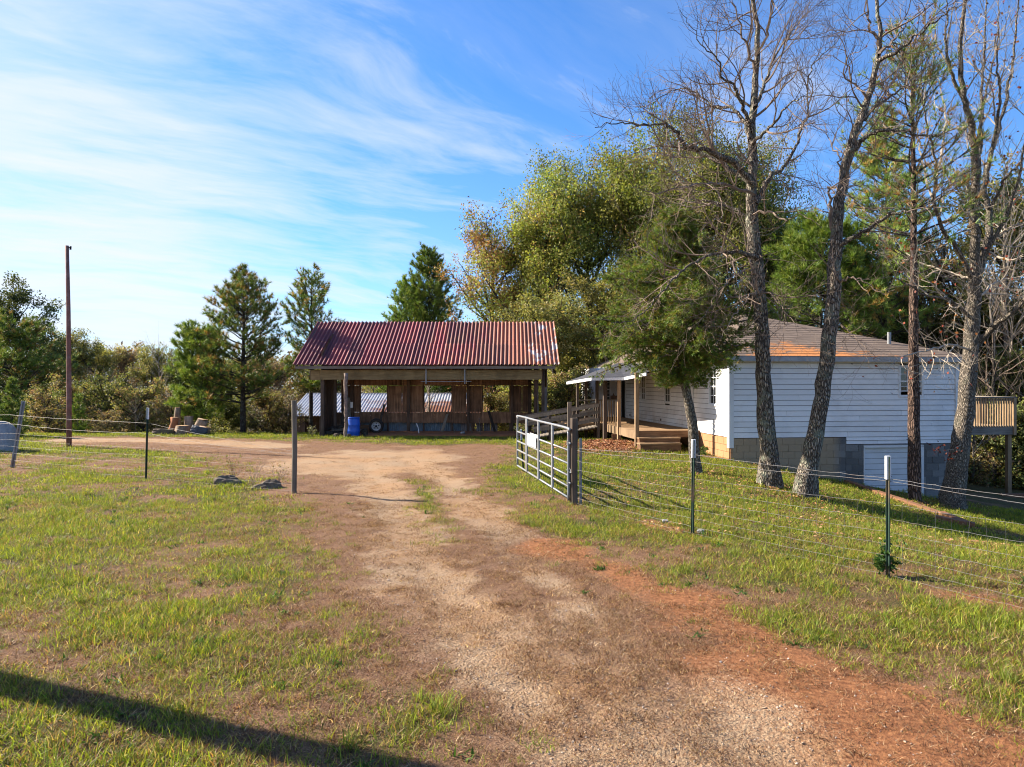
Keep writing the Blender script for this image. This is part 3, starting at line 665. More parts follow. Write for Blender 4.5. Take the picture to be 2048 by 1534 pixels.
def things_in_barn():
    # blue barrel
    c = P(707, 0, 29.0); t = thing('plastic_barrel', 'bright blue plastic barrel standing at the front of the shed', 'barrel', (c[0], 29.0, .02))
    MB().lathe((0, 0, 0), [(.001, .01), (.23, .01), (.255, .04), (.262, .2), (.27, .22), (.262, .24), (.265, .45), (.275, .47), (.265, .49), (.262, .66), (.25, .72), (.235, .75), (.20, .755)], 28).obj('barrel_body', M['blue'], t, True)
    MB().lathe((0, 0, 0), [(.21, .74), (.255, .745), (.262, .775), (.25, .79), (.18, .785), (.001, .78)], 28).obj('lid', M['blue'], t, True)
    # tyre and wheel leaning on the panel
    cx = P(753, 0, 30.4)[0]; t = thing('spare_wheel', 'old tyre with a dirty white steel wheel leaning inside the shed', 'tyre', (cx, 30.4, .05)); t.rotation_euler = (R(8), 0, R(4))
    prof = [(.20, -.09), (.24, -.105), (.29, -.10), (.315, -.07), (.32, 0), (.315, .07), (.29, .10), (.24, .105), (.20, .09), (.20, -.09)]
    MB().lathe((0, 0, .32), prof, 36, 'y').obj('tyre', M['rubber'], t, True)
    rim = MB().lathe((0, 0, .32), [(.205, -.09), (.19, -.085), (.175, -.03), (.12, -.045), (.06, -.06), (.001, -.062)], 30, 'y'); ro = rim.obj('rim', M['rim'], t, True)
    hub = MB().lathe((0, 0, .32), [(.045, -.062), (.045, -.10), (.03, -.11), (.001, -.112)], 14, 'y').obj('hub', M['dark'], ro, True)
    for k in range(5):
        a = k*2*math.pi/5+.3
        MB().lathe((.105*math.cos(a), -.053, .32+.105*math.sin(a)), [(.001, -.004), (.026, -.004), (.026, .01)], 10, 'y').obj('wheel_hole', M['dark'], ro)
    # peeling log post with a vine
    c = P(692, 0, 28.3); t = thing('log_post', 'peeling bark covered log post in front of the blue barrel', 'post', (c[0], 28.3, tzs(c[0], 28.3)-.1))
    rr = np.random.default_rng(8)
    MB().tube([(rr.normal(0, .01), rr.normal(0, .01), z) for z in np.linspace(0, 2.72, 18)], .075, 9, rough=.22, rg=rr).obj('log', plain('peeling_bark', (.30, .23, .19), .95, 0, 12, .6, (.11, .07, .05), bs=1.0), t, True)
    m = MB()
    for k in range(46):
        z = rr.uniform(.05, 2.0); a = rr.uniform(math.pi, 2*math.pi); p = np.array([.08*math.cos(a), .08*math.sin(a), z]); s = rr.uniform(.02, .06)
        m.add([p, p+(s, 0, s*.3), p+(s*.2, -s*.4, s*1.2)], None, [(0, 1, 2)])
    m.obj('bark_flake', M['barkL'], t, kind='stuff')
    # firewood heap in the left bay, each log its own thing would hide in shade: a few distinct logs
    for k in range(11):
        x = -7.65+rr.uniform(0, 1.1); y = 29.55+rr.uniform(0, .9); z = .08+.12*(k//4)+rr.uniform(0, .05); a = rr.uniform(-.5, .5); L = rr.uniform(.25, .5)
        ob = MB().tube([(-L*math.cos(a), -L*math.sin(a), rr.uniform(-.03, .03)), (0, 0, .02), (L*math.cos(a), L*math.sin(a), rr.uniform(-.02, .12))], rr.uniform(.04, .075), 8, rough=.15, rg=rr).obj('firewood_log', M['barkL'] if k % 2 else M['barkdark'])
        ob.location = (x, y, z); tag(ob, 'split firewood log in the jumbled heap just right of the left shed post', 'log', 'logs heaped in the left bay of the shed')
    x = P(738, 0, 29.1)[0]-.2; ob = blob((x+.0, 29.2, .16), (.16, .13, .2), 4, 'sack', M['barkdark']); tag(ob, 'dark lumpy sack slumped against the right side of the blue barrel', 'sack')
    for u, w_, lb in ((672, .3, 'pale rock lying between the shed post and the log post'), (700, .22, 'small pale rock at the foot of the log post')):
        x = P(u, 0, 28.8)[0]; ob = blob((x, 28.8-.25*(u > 690), .05), (w_*.5, .13, .12), u, 'rock', M['stone']); tag(ob, lb, 'rock')
    ob = blob((P(925, 0, 29.4)[0], 29.6, .12), (.13, .1, .06), 5, 'rock', M['conc']); tag(ob, 'small pale concrete lump on the shed floor edge', 'rock')
    for k, (x0, dx, L, lb) in enumerate(((-7.55, .12, 1.9, 'long dark plank leaning in the left bay of the shed'), (-7.2, -.1, 1.5, 'shorter plank leaning beside the long plank in the left bay'), (-5.95, .25, 1.2, 'plank leaning on the panel between blue barrel and wheel'), (-3.1, .2, .75, 'short board propped against the low panels in the shed middle'), (-.75, -.3, .9, 'board propped against the low panels at the right of the shed'))):
        ob = MB().bar((0, 0, 0), (dx, .32, L), .14, .022).obj('plank', M['post'] if k % 2 else M['post_dark']); ob.location = (x0, 31.0, .07); tag(ob, lb, 'plank')
    ob = MB().box(-.3, .3, -.2, .2, 0, .03).box(-.3, -.27, -.2, .2, .03, .32).box(.27, .3, -.2, .2, .03, .32).box(-.27, .27, -.2, -.17, .03, .30).box(-.27, .27, .17, .2, .03, .30).obj('crate', M['steps']); ob.location = (-6.55, 30.9, .07); tag(ob, 'open brown wooden crate on the floor behind the blue barrel', 'crate')
    # pale pipes and a leaning stick
    for k, (u0, v0, u1, v1, D, lb) in enumerate(((833, 847, 838, 866, 30.0, 'white bent pipe left of the shed skirting'), (905, 850, 909, 866, 30.2, 'pale crooked stick in front of the blue skirting'), (941, 853, 944, 866, 30.0, 'short pale stick leaning near the middle post'))):
        a, b = P(u0, v0, D), P(u1, v1, D); ob = bent_tube([a, ((a[0]+b[0])/2+.02, D, (a[2]+b[2])/2), (b[0], b[1], .05)], .018, 'pipe' if k == 0 else 'stick', M['white'] if k == 0 else M['barkL']); tag(ob, lb, 'pipe' if k == 0 else 'stick')
    a, b = P(958, 836, 29.2), P(961, 868, 29.2); ob = bent_tube([a, (b[0], 29.2, .03)], .016, 'pole', M['barkL'], sides=6, n=4); tag(ob, 'thin pale stake standing upright at the shed front', 'stake')
def blob(c, s, seed, name, m, lv=2, cl=.8):
    import bmesh
    bm = bmesh.new(); bmesh.ops.create_icosphere(bm, subdivisions=lv+1, radius=1); r = np.random.default_rng(int(seed)); ph = r.uniform(0, 6, 6)
    for v in bm.verts:
        n = v.co.copy(); k = 1+.16*math.sin(3*n.x+ph[0])*math.cos(2.6*n.y+ph[1])+.12*math.sin(5*n.z+ph[2]+2*n.x)+.07*math.sin(9*n.x+ph[3])*math.sin(8*n.y+ph[4]+5*n.z)
        q = n*k; k2 = (.05 if cl < .9 else .16)*math.sin(14*n.x+ph[5])*math.sin(13*n.y+ph[1]+11*n.z); q = Vector([max(-cl+k2, min(cl+k2, w)) for w in q]); v.co = Vector((q.x*s[0], q.y*s[1], q.z*s[2]))
    me = bpy.data.meshes.new(name); bm.to_mesh(me); bm.free(); me.materials.append(m)
    return link(name, me, None, c, (0, 0, float(r.uniform(0, 3))))
things_in_barn()

# ------------------------------------------------------------------ low metal-roofed shed behind
def build_back_shed():
    t = thing('storage_shed', 'low grey board shed with silver and rusty metal roof behind the red roofed shed', 'shed', (-6.8, 42, -1.5)); o = off((-6.8, 42, -1.5)); Tm = lambda x, y, z: o((x, y, z))
    eL, eR, ye, ze, yr, zr = -12.9, -1.35, 40, .34, 44, 1.57; L = math.hypot(4, 1.23); ang = math.atan2(1.23, 4); n = 22; w = (eR-eL)/n
    v = []
    for q in range(3): v += [(q*w/3, 0, 0), (q*w/3+.02, 0, .045), (q*w/3+.05, 0, .045), (q*w/3+.07, 0, 0)]
    v.append((w, 0, 0)); vv = v+[(a, L, c) for a, b, c in v]
    me = MB().add(vv, [(i, i+1, i+14, i+13) for i in range(12)]).mesh('roof_sheet', M['shedroof'])
    for i in range(n):
        link('roof_sheet', me, t, o((eL+i*w, ye, ze)), (ang, 0, 0)); link('roof_sheet', me, t, o((eL+i*w, yr+.01, zr-.005)), (-ang, 0, 0))
    MB().box(eL, eR, yr-.12, yr+.12, zr-.01, zr+.035, Tm).obj('ridge_cap', M['shedroof'], t)
    k = 0; x = eL+.25; r = np.random.default_rng(1)
    while x < eR-.3:
        w_ = r.uniform(.22, .3)
        if not (3 <= k <= 5): MB().box(x, x+w_-.015, ye+.3, ye+.33+r.uniform(0, .01), -2.6, ze+.06, Tm).obj('wall_board', M['shed_wall'], t)
        x += w_; k += 1
    MB().box(eL+.2, eR-.2, ye+.5, ye+.6, -2.6, ze, Tm).obj('wall', M['barn_dark'], t)
    for xx in (eL+.2, eR-.3): MB().box(xx, xx+.08, ye+.4, 47.6, -3, ze, Tm).obj('side_wall', M['shed_wall'], t)
    for xx in (eL+.24, eR-.26):
        MB().add([Tm(xx, ye+.4, ze), Tm(xx, 47.6, ze), Tm(xx, yr, zr-.03)], None, [(0, 1, 2)]).obj('gable', M['shed_wall'], t)
build_back_shed()

# ------------------------------------------------------------------ white house
C0 = (6.35, 20.4); A7 = R(7); cA, sA = math.cos(A7), math.sin(A7)
def Wd(X, Y): return (C0[0]+X*cA-Y*sA, C0[1]+X*sA+Y*cA)
def LZ(v, X, Y): return H-(v-767)/F*Wd(X, Y)[1]
WL, FL, ZE = 7.25, 11.7, 3.0
def build_house():
    t = thing('white_house', 'white clapboard house with hipped shingle roof and concrete block basement', 'house', (C0[0], C0[1], 0), A7)
    ms = lambda a, n, z: (a, -n, z)              # side wall facing the camera: a along X, n outward
    mf = lambda a, n, z: (-n, a, z)              # front wall: a along Y
    mr = lambda a, n, z: (WL+n, a, z)            # far side
    r = np.random.default_rng(4)
    def core(mp, L, z0, z1, ops, m='siding', name='wall', th=.12):
        xs = sorted({0, L}|{q for o in ops for q in o[:2]}); zs = sorted({z0, z1}|{q for o in ops for q in o[2:]})
        mb = MB()
        for xa, xb in zip(xs[:-1], xs[1:]):
            for za, zb in zip(zs[:-1], zs[1:]):
                cx, cz = (xa+xb)/2, (za+zb)/2
                if any(o[0] < cx < o[1] and o[2] < cz < o[3] for o in ops): continue
                mb.box(xa, xb, -th, 0, za, zb, mp)
        return mb.obj(name, M[m], t)
    def boards(mp, L, z0, z1, ops, exp=.157, off_=0, zbot=None):
        z = z0; k = 0
        while z < z1-.02:
            h = min(exp, z1-z); iv = [(0.0, L)]
            for o in ops:
                if o[2] < z+h-.02 and o[3] > z+.02:
                    iv = [p for a, b in iv for p in ((a, min(b, o[0])), (max(a, o[1]), b)) if p[1]-p[0] > .02]
            for a, b in iv:
                cuts = [a]; j = (k*1.35+off_) % 3.66
                while j < b:
                    if j > a+.3 and b-j > .3: cuts.append(j)
                    j += 3.66
                cuts.append(b)
                for p, q in zip(cuts[:-1], cuts[1:]):
                    mb = MB(); g = .003
                    e = .014; v = [mp(p+g, .004, z+e), mp(q-g, .004, z+e), mp(q-g, .030, z+e), mp(p+g, .030, z+e), mp(p+g, .004, z+h+.001), mp(q-g, .004, z+h+.001), mp(q-g, .008, z+h), mp(p+g, .008, z+h)]
                    mb.add(v, [(3, 2, 6, 7), (0, 1, 2, 3), (7, 6, 5, 4), (0, 3, 7, 4), (1, 5, 6, 2)]).obj('siding_board', M['siding'], t)
            z += h; k += 1
    def window(mp, a0, a1, z0, z1, cols, rows, open_=False, tr=.055):
        fr = MB()
        fr.box(a0-tr, a0, -.03, .035, z0-tr, z1+tr, mp).box(a1, a1+tr, -.03, .035, z0-tr, z1+tr, mp).box(a0, a1, -.03, .034, z1, z1+tr, mp).box(a0, a1, -.03, .045, z0-tr, z0, mp)
        w = fr.obj('window', M['trim'], t)
        sa = MB(); zm = (z0+z1)/2; b = .022; lo = z0+(.12 if open_ else 0)
        sa.box(a0, a1, -.02, .015, zm-.02, zm+.02, mp).box(a0, a0+b, -.02, .012, lo, z1, mp).box(a1-b, a1, -.02, .012, lo, z1, mp).box(a0+b, a1-b, -.02, .012, z1-b, z1, mp).box(a0+b, a1-b, -.02, .012, lo, lo+b*1.3, mp)
        for i in range(1, cols): x = a0+(a1-a0)*i/cols; sa.box(x-.009, x+.009, -.016, .010, lo+b*1.3, zm-.02, mp).box(x-.009, x+.009, -.016, .010, zm+.02, z1-b, mp)
        for (za, zb) in ((lo, zm), (zm, z1)):
            for i in range(1, rows): z = za+(zb-za)*i/rows; sa.box(a0+b, a1-b, -.017, .009, z-.009, z+.009, mp)
        sa.obj('sash', M['trim'], w)
        for i in range(cols):
            for (za, zb) in ((lo, zm), (zm, z1)):
                for j in range(rows):
                    x0, x1 = a0+(a1-a0)*i/cols, a0+(a1-a0)*(i+1)/cols; q0, q1 = za+(zb-za)*j/rows, za+(zb-za)*(j+1)/rows
                    MB().box(x0, x1, -.012, -.008, q0, q1, mp).obj('pane', M['glass'], w)
        return w
    # side wall
    op = [(5.36, 6.05, 1.84, 2.70)]
    core(ms, WL, .62, ZE, op, 'gap'); core(ms, 3.5, .40, .62, [], name='wall') if False else None
    boards(ms, WL, .60, ZE, op)
    mp2 = lambda a, n, z: (a+3.62, -n, z)
    boards(mp2, WL-3.62, .385, .60, [], .1075, 1.0)
    MB().box(3.62, WL, -.002, .1, .38, .62).obj('wall', M['gap'], t)
    window(ms, 5.36, 6.05, 1.84, 2.70, 3, 2, True)
    # front wall
    opf = [(.92, 1.42, 1.56, 2.66), (5.0, 5.55, 1.52, 2.62), (7.9, 8.4, 1.55, 2.5), (10.72, 11.4, .72, 2.62)]
    core(mf, FL, .62, ZE, opf, 'gap'); boards(mf, FL, .62, ZE, opf, off_=.9)
    for a0, a1, z0, z1 in opf[:3]: window(mf, a0, a1, z0, z1, 2, 2)
    d = MB().box(10.66, 10.72, -.03, .04, .72, 2.68, mf).box(11.4, 11.46, -.03, .04, .72, 2.68, mf).box(10.72, 11.4, -.03, .04, 2.62, 2.68, mf).obj('door_frame', M['trim'], t)
    MB().box(10.72, 11.4, -.10, -.06, .72, 2.62, mf).obj('door', M['dark'], t, label='black panel standing in for the dark inside of the open doorway')  # black panel painted as the unlit interior behind the doorway
    MB().box(2.74, 3.12, .031, .055, .66, 2.95, mf).obj('narrow_door', M['door_white'], t)
    for a in (5.9, 9.9): MB().box(a, a+.12, .031, .04, .80, .88, mf).obj('vent', M['barn_dark'], t)
    # corner boards
    MB().box(-.042, .10, -.044, -.031, .32, 2.93).obj('corner_board', M['trim'], t); MB().box(-.042, -.031, -.030, .11, .32, 2.93).obj('corner_board', M['trim'], t)
    MB().box(WL-.1, WL+.03, -.044, -.031, .385, 2.93).obj('corner_board', M['trim'], t)
    # wing at the far end of the porch
    mw = lambda a, n, z: (-1.05+a, FL-n, z)
    boards(mw, 1.03, .62, ZE-.3, [(.42, .60, 1.45, 2.4)]); window(mw, .42, .60, 1.45, 2.4, 1, 3, tr=.04)
    MB().box(-1.05, -.0, FL+.01, FL+.1, .3, ZE-.1).obj('wall', M['siding'], t); MB().box(-1.1, -1.02, FL-.03, FL+3.0, .3, ZE-.1).obj('wall', M['siding'], t)
    # far sides close the house
    MB().box(WL-.12, WL, .0, 16, -2.2, ZE).obj('wall', M['siding'], t); MB().box(0, WL, 15.9, 16, -.5, ZE).obj('wall', M['siding'], t)
    MB().box(0, WL-.12, .13, 15.9, .50, .56).obj('floor', M['barn_dark'], t); MB().box(0, WL-.12, .13, 15.9, 2.86, 2.90).obj('ceiling', M['door_white'], t)
    # basement blocks with the door opening
    gd = (4.17, 6.12, -1.50, .33)
    def blocks(mp, L, z0, z1, ops, th=.02):
        h, w = .2, .4; k = 0; z = z1-h
        mesh = {}
        while z > z0-.01:
            x = -(.2 if k % 2 else 0)
            while x < L:
                a, b = max(x, 0), min(x+w, L)
                for o in ops:
                    if o[2] < z+h-.03 and o[3] > z+.03:
                        if a >= o[0]-.02 and b <= o[1]+.02: a = b
                        elif a < o[0] < b: b = o[0]
                        elif a < o[1] < b: a = o[1]
                if b-a > .05:
                    key = round(b-a, 3)
                    if key not in mesh: mesh[key] = MB().box(.005, b-a-.005, 0, .02, .005, h-.005, lambda p, n, q: (p, -n, q) if mp is ms else (-n, p, q)).mesh('block', M['cmu'])
                    link('block', mesh[key], t, mp(a, r.uniform(0, .004), z))
                x += w
            z -= h; k += 1
    blocks(ms, 3.6, -2.0, .60, [gd]); 
    mq = lambda a, n, z: (a, -n, z)
    blocks(ms, WL, -2.0, .38, [gd, (-.1, 3.6, -3, 1)])
    core(ms, WL, -2.3, .59, [gd], 'cmu', 'foundation', .15)
    blocks(mf, 2.2, -.6, .60, []); core(mf, FL, -1.0, .61, [], 'cmu', 'foundation', .15)
    # basement door
    fr = MB().box(gd[0], gd[0]+.03, -.06, .03, -2, .33, ms).box(gd[1]-.10, gd[1], -.06, .03, -2, .33, ms).box(gd[0], gd[1], -.06, .03, .28, .35, ms).obj('door_frame', M['trim'], t)
    g = MB().box(gd[0]+.03, gd[1]-.10, -.12, -.10, -2, .28, ms).obj('garage_door', M['conc'], t)
    for k in range(11):
        z = .27-k*.165; MB().box(gd[0]+.035, gd[1]-.105, -.10, -.088, z-.148, z, ms).obj('door_panel', M['door_white'], g)
    MB().box(5.05, 5.13, -.088, -.06, -.62, -.59, ms).obj('handle', M['dark'], g)
    # roof: hip toward the camera, ridge running back
    ov = .32; zf = ZE+.02; ax, ay, az = 3.6, 6.6, 4.92
    e = [(-ov, -ov), (WL+ov, -ov), (WL+ov, 16+ov), (-ov, 16+ov)]; zl = zf-.03
    def slope(name, A, B, Pa, Pb, n=16):
        mb = MB(); A, B, Pa, Pb = map(np.array, (A, B, Pa, Pb))
        for k in range(n):
            f0, f1 = k/n, (k+1)/n; up = np.array([0, 0, .012]); 
            a0, b0, a1, b1 = A+(Pa-A)*f0, B+(Pb-B)*f0, A+(Pa-A)*f1, B+(Pb-B)*f1
            mb.add([a0+up, b0+up, b1, a1, a0, b0], [(0, 1, 2, 3), (4, 5, 1, 0)])
        return mb.obj(name, M['shingle'], t)
    ap = (ax, ay, az); rd = (ax, 13, az-.05)
    slope('roof_slope', (e[0][0], e[0][1], zl), (e[1][0], e[1][1], zl), ap, ap, 22)
    slope('roof_slope', (e[3][0], e[3][1], zl), (e[0][0], e[0][1], zl), rd, ap, 22)
    slope('roof_slope', (e[1][0], e[1][1], zl), (e[2][0], e[2][1], zl), ap, rd, 22)
    slope('roof_slope', (e[2][0], e[2][1], zl), (e[3][0], e[3][1], zl), rd, rd, 22)
    fa = MB().box(-ov, WL+ov, -ov, -ov+.02, zl-.15, zl-.006).box(-ov, -ov+.02, -ov+.02, 16+ov, zl-.15, zl-.006).box(WL+ov-.02, WL+ov, -ov+.02, 16+ov, zl-.15, zl-.006)
    fa.obj('fascia', plain('grey_fascia_paint', (.40, .41, .42), .7), t)
    MB().box(-ov+.02, WL+ov-.02, -ov+.02, -.03, zl-.14, zl-.12).box(-ov+.02, -.035, -.03, 16, zl-.14, zl-.12).obj('soffit', M['trim'], t)
    MB().tube([(6.0, 1.4, 3.3), (6.0, 1.4, 3.85)], .06, 10).obj('vent_pipe', plain('vent_metal', (.30, .31, .32), .5, .3), t)
    # small conduit stub and hairline twigs shadowing the wall are left to the light
    MB().tube([ms(5.55, .02, .52), ms(5.75, .02, .53)], .012, 5).obj('pipe_stub', M['dark'], t)
build_house()

def build_porch():
    t = thing('porch', 'covered wooden porch with open plank deck and dark shingled roof beside the house', 'porch', (C0[0], C0[1], 0), A7)
    zd = .69
    def inv(x, y): dx, dy = x-C0[0], y-C0[1]; return (dx*cA+dy*sA, -dx*sA+dy*cA)
    mb = MB().box(-2.11, -.04, 0, .135, -.038, 0).mesh('deck_board', M['deck']); mb2 = MB().box(-3.5, -.04, 0, .135, -.038, 0).mesh('deck_board', M['deck'])
    y = 2.24; k = 0
    while y < 11.5:
        link('deck_board', mb if y < 6.6 else mb2, t, (0, y, zd+.0015*(k % 3))); y += .142; k += 1
    MB().box(-2.10, .0, 2.18, 2.225, .48, zd-.001).obj('rim_board', M['steps'], t); MB().box(-2.155, -2.115, 2.22, 6.6, .42, zd-.001).obj('rim_board', M['deck_post'], t)
    MB().box(-3.5, -2.16, 6.54, 6.585, .42, zd-.001).obj('rim_board', M['deck_post'], t)
    MB().box(-2.1, -.1, 2.4, 2.45, .42, .64).obj('joist', M['barn_dark'], t)
    def post(u, D, z0, z1, w=.105, m='deck_post'):
        x, yy = inv((u-1024)/F*D, D); MB().box(x-w/2, x+w/2, yy-w/2, yy+w/2, z0, z1).obj('porch_post', M[m], t); return x, yy
    post(1273.5, 22.3, .1, 2.55, .12); post(1238, 24.3, .1, 2.45, .11)
    p3 = post(1210, 24.9, .15, 2.42, .13, 'post_dark'); p4 = post(1194, 26.2, .1, 2.4, .10, 'post_dark'); p5 = post(1172, 27.0, .1, 2.38, .10, 'post_dark'); p6 = post(1155, 26.0, .1, 2.33, .09, 'post_dark')
    p7 = inv((1238-1024)/F*27.2, 27.2); p8 = inv((1155-1024)/F*26.0, 26.0)
    MB().bar((p8[0], p8[1], 1.56), (p7[0], p7[1], 1.58), .13, .045).obj('rail', M['gray_x'], t)
    for k in range(7):
        u = 1198+k*5; x, yy = inv((u-1024)/F*27.0, 27.0); MB().box(x-.018, x+.018, yy-.018, yy+.018, .69, 1.54).obj('baluster', M['deck_post'], t)
    # porch roof, faceted, dark shingles with a white fascia
    V = {'E0': (*inv(2.14, 27.3), 2.28), 'E1': (*inv(2.73, 24.0), 2.42), 'E2': (*inv(3.86, 24.1), 2.43), 'E3': (*inv(4.22, 22.0), 2.56), 'P': (*inv(4.25, 28.2), 3.02),
         'H3': (-.3, 1.55, 2.86), 'H2': (-.3, 6.0, 2.95), 'B': (-.3, 11.6, 2.95), 'E4': (*inv(2.75, 31.5), 2.3)}
    mb = MB(); names = list(V); idx = {n: i for i, n in enumerate(names)}
    base = [V[n] for n in names]; low = [(a, b, c-.05) for a, b, c in base]
    n = len(base); tri = []
    for f in (('E0', 'E1', 'P'), ('E1', 'E2', 'P'), ('E2', 'E3', 'H2'), ('E3', 'H3', 'H2'), ('E2', 'H2', 'P'), ('H2', 'B', 'P'), ('E4', 'E0', 'P'), ('E4', 'P', 'B')):
        i = [idx[q] for q in f]; tri.append(i); tri.append([i[0]+n, i[2]+n, i[1]+n])
    mb.add(base+low, None, tri); mb.obj('porch_roof', M['shingle_dark'], t)
    for a, b in (('E4', 'E0'), ('E0', 'E1'), ('E1', 'E2'), ('E2', 'E3')):
        A, B = Vector(V[a]), Vector(V[b]); MB().bar(A-Vector((0, 0, .065)), B-Vector((0, 0, .065)), .03, .10).obj('fascia', M['trim'], t)
    # steps
    s = thing('steps', 'two low brown wooden box steps in front of the plank deck', 'steps', (C0[0], C0[1], 0), A7)
    for (u0, u1, D, z0, z1, dp) in ((1279, 1364, 22.0, -.1, LZ(874.5, -1.5, 2.0), .35), (1281, 1366, 21.65, -.2, LZ(885.5, -1.5, 1.7), .35)):
        xa, ya = inv((u0-1024)/F*D, D); xb, yb = inv((u1-1024)/F*D, D)
        MB().box(xa, xb, ya, ya+dp, z0, z1-.042).obj('riser', M['steps'], s); MB().box(xa-.02, xb+.02, ya-.02, ya+dp, z1-.04, z1).obj('tread', M['deck'], s)
    # ramp with three-plank rails, running up from the left
    a = np.array([.55, 26.2]); b = np.array([3.15, 25.4])
    rp = thing('ramp', 'weathered grey wooden ramp with three plank rails leading up to the porch', 'ramp', (float(a[0]), float(a[1]), 0)); o = off((a[0], a[1], 0))
    L = lambda f, dz, dy=0: o((a[0]+(b[0]-a[0])*f, a[1]+(b[1]-a[1])*f+dy, .12+.5*f+dz))
    for dz, f0 in ((.80, -.12), (.55, .0), (.27, .1)):
        MB().bar(L(f0, dz), L(1.0, dz), .035, .12).obj('rail', M['post'], rp); MB().bar(L(f0, dz, 1.2), L(1, dz, 1.2), .035, .12).obj('rail', M['post'], rp)
    for f in (.0, .33, .66, 1.0):
        for dy in (.06, 1.26):
            p = L(f, 0, dy); MB().box(p[0]-.045, p[0]+.045, p[1]-.045, p[1]+.045, -.2, p[2]+.84).obj('ramp_post', M['post_dark'], rp)
    for k in range(20):
        f = (k+.5)/20; p = L(f, 0, .63); MB().box(p[0]-.065, p[0]+.065, p[1]-.6, p[1]+.6, p[2]-.02, p[2]+.015).obj('ramp_plank', M['post'], rp)
    # post standing behind the gate post
    x = P(1139, 0, 24.5)[0]; p = MB().box(-.07, .07, -.07, .07, -.2, 1.55).obj('post', M['post']); p.location = (x, 24.5, 0); tag(p, 'tall grey square post at the near side of the wooden ramp', 'post')
    # broom leaning on the porch post, flower box on the rail
    q = P(1231, 0, 24.3); br = thing('broom', 'broom leaning against the second porch post', 'broom', (q[0]-.05, 24.1, .42))
    MB().tube([(0, 0, 0), (.06, .1, 1.15)], .014, 6).obj('handle', M['deck_post'], br); MB().box(-.10, .06, -.03, .03, -.16, .04).obj('bristles', M['steps'], br)
    q = P(1227.5, 0, 27.1); fb = MB().box(-.12, .12, -.08, .08, 0, .13).add([(-.05, 0, .13), (.0, 0, .24), (.05, 0, .13)], None, [(0, 1, 2)]).obj('planter', M['barn_dark']); fb.location = (q[0], 27.15, 1.60); tag(fb, 'small dark planter box sitting on the porch rail below the window', 'planter')
build_porch()

def build_balcony():
    x0, y0 = 13.2, 25.2; t = thing('balcony', 'raised wooden balcony with slatted railing on tall posts behind the house', 'balcony', (x0, y0, 0), A7)
    L = 5.35; zf = .62
    for k in range(22): MB().box(0, L, .02+k*.142, .155+k*.142, zf-.04, zf).obj('deck_board', M['deck_post'], t) if k < 22 else None
    MB().box(0, L, -.04, 0, zf-.30, zf+.03).obj('rim_beam', M['gray_x'], t); MB().box(L, L+.04, -.04, 3.1, zf-.30, zf+.01).obj('rim_beam', M['gray_x'], t)
    MB().box(-.1, L+.1, -.08, .10, zf+1.05, zf+1.09).obj('top_rail', M['gray_x'], t); MB().box(L-.02, L+.14, .10, 3.1, zf+1.05, zf+1.09).obj('top_rail', M['gray_x'], t)
    me = MB().box(0, .042, -.07, -.042, zf-.02, zf+1.05).mesh('baluster', M['deck_post'])
    n = 50
    for k in range(n): link('baluster', me, t, (.06+k*(L-.1)/n, 0, 0))
    for k in range(26): link('baluster', me, t, (L+.02, .1+k*.115, 0))
    MB().box(0, L, -.04, 0, zf+.94, zf+1.03).obj('rail', M['deck_post'], t)
    for (x, y) in ((L-.12, .02), (L-.12, 2.9), (1.8, .02), (1.8, 2.9)):
        MB().box(x-.07, x+.08, y, y+.14, -3.4, zf-.04 if y > 1 else zf-.31).obj('support_post', M['deck_post'], t)
    MB().box(L-.05, L+.06, -.09, .0, zf-.32, zf+1.05).obj('corner_post', M['deck_post'], t)
    x, y = P(2022, 0, 25.5)[0], 25.3
    ob = MB().box(-.5, .4, -.12, .12, 0, .12).obj('timber', M['timber']); ob.location = (x, y, tzs(x, y)); tag(ob, 'short brown timber lying at the foot of the balcony post', 'timber')
build_balcony()

# landscape timbers holding the bank above the basement drive
def build_timbers():
    pts = [P(1690, 978, 20.2), P(1790, 1003, 18.4), P(1880, 1030, 16.9), P(1938, 1052, 15.7)]
    t = thing('retaining_edge', 'low retaining edge of brown timbers beside the basement door drive', 'retaining wall', (pts[0][0], pts[0][1], 0)); o = off((pts[0][0], pts[0][1], 0))
    for k, (a, b) in enumerate(zip(pts[:-1], pts[1:])):
        za, zb = tzs(a[0], a[1]), tzs(b[0], b[1])
        for j in range(2):
            sh = .03*((k+j) % 2); MB().bar(o((a[0]+sh, a[1], za-.22+.16*j+.1)), o((b[0]-sh*.5, b[1]+.02, zb-.22+.16*j+.1-.02*(k % 2))), .15, .15).obj('timber', M['timber'], t)
    a = P(1925, 1020, 15.9); z = tzs(a[0], a[1])
    MB().bar(o((a[0]-.5, a[1]+.25, z-.1)), o((a[0]+.15, a[1]-.15, z-.2)), .2, .55).obj('end_block', M['timber'], t)
build_timbers()

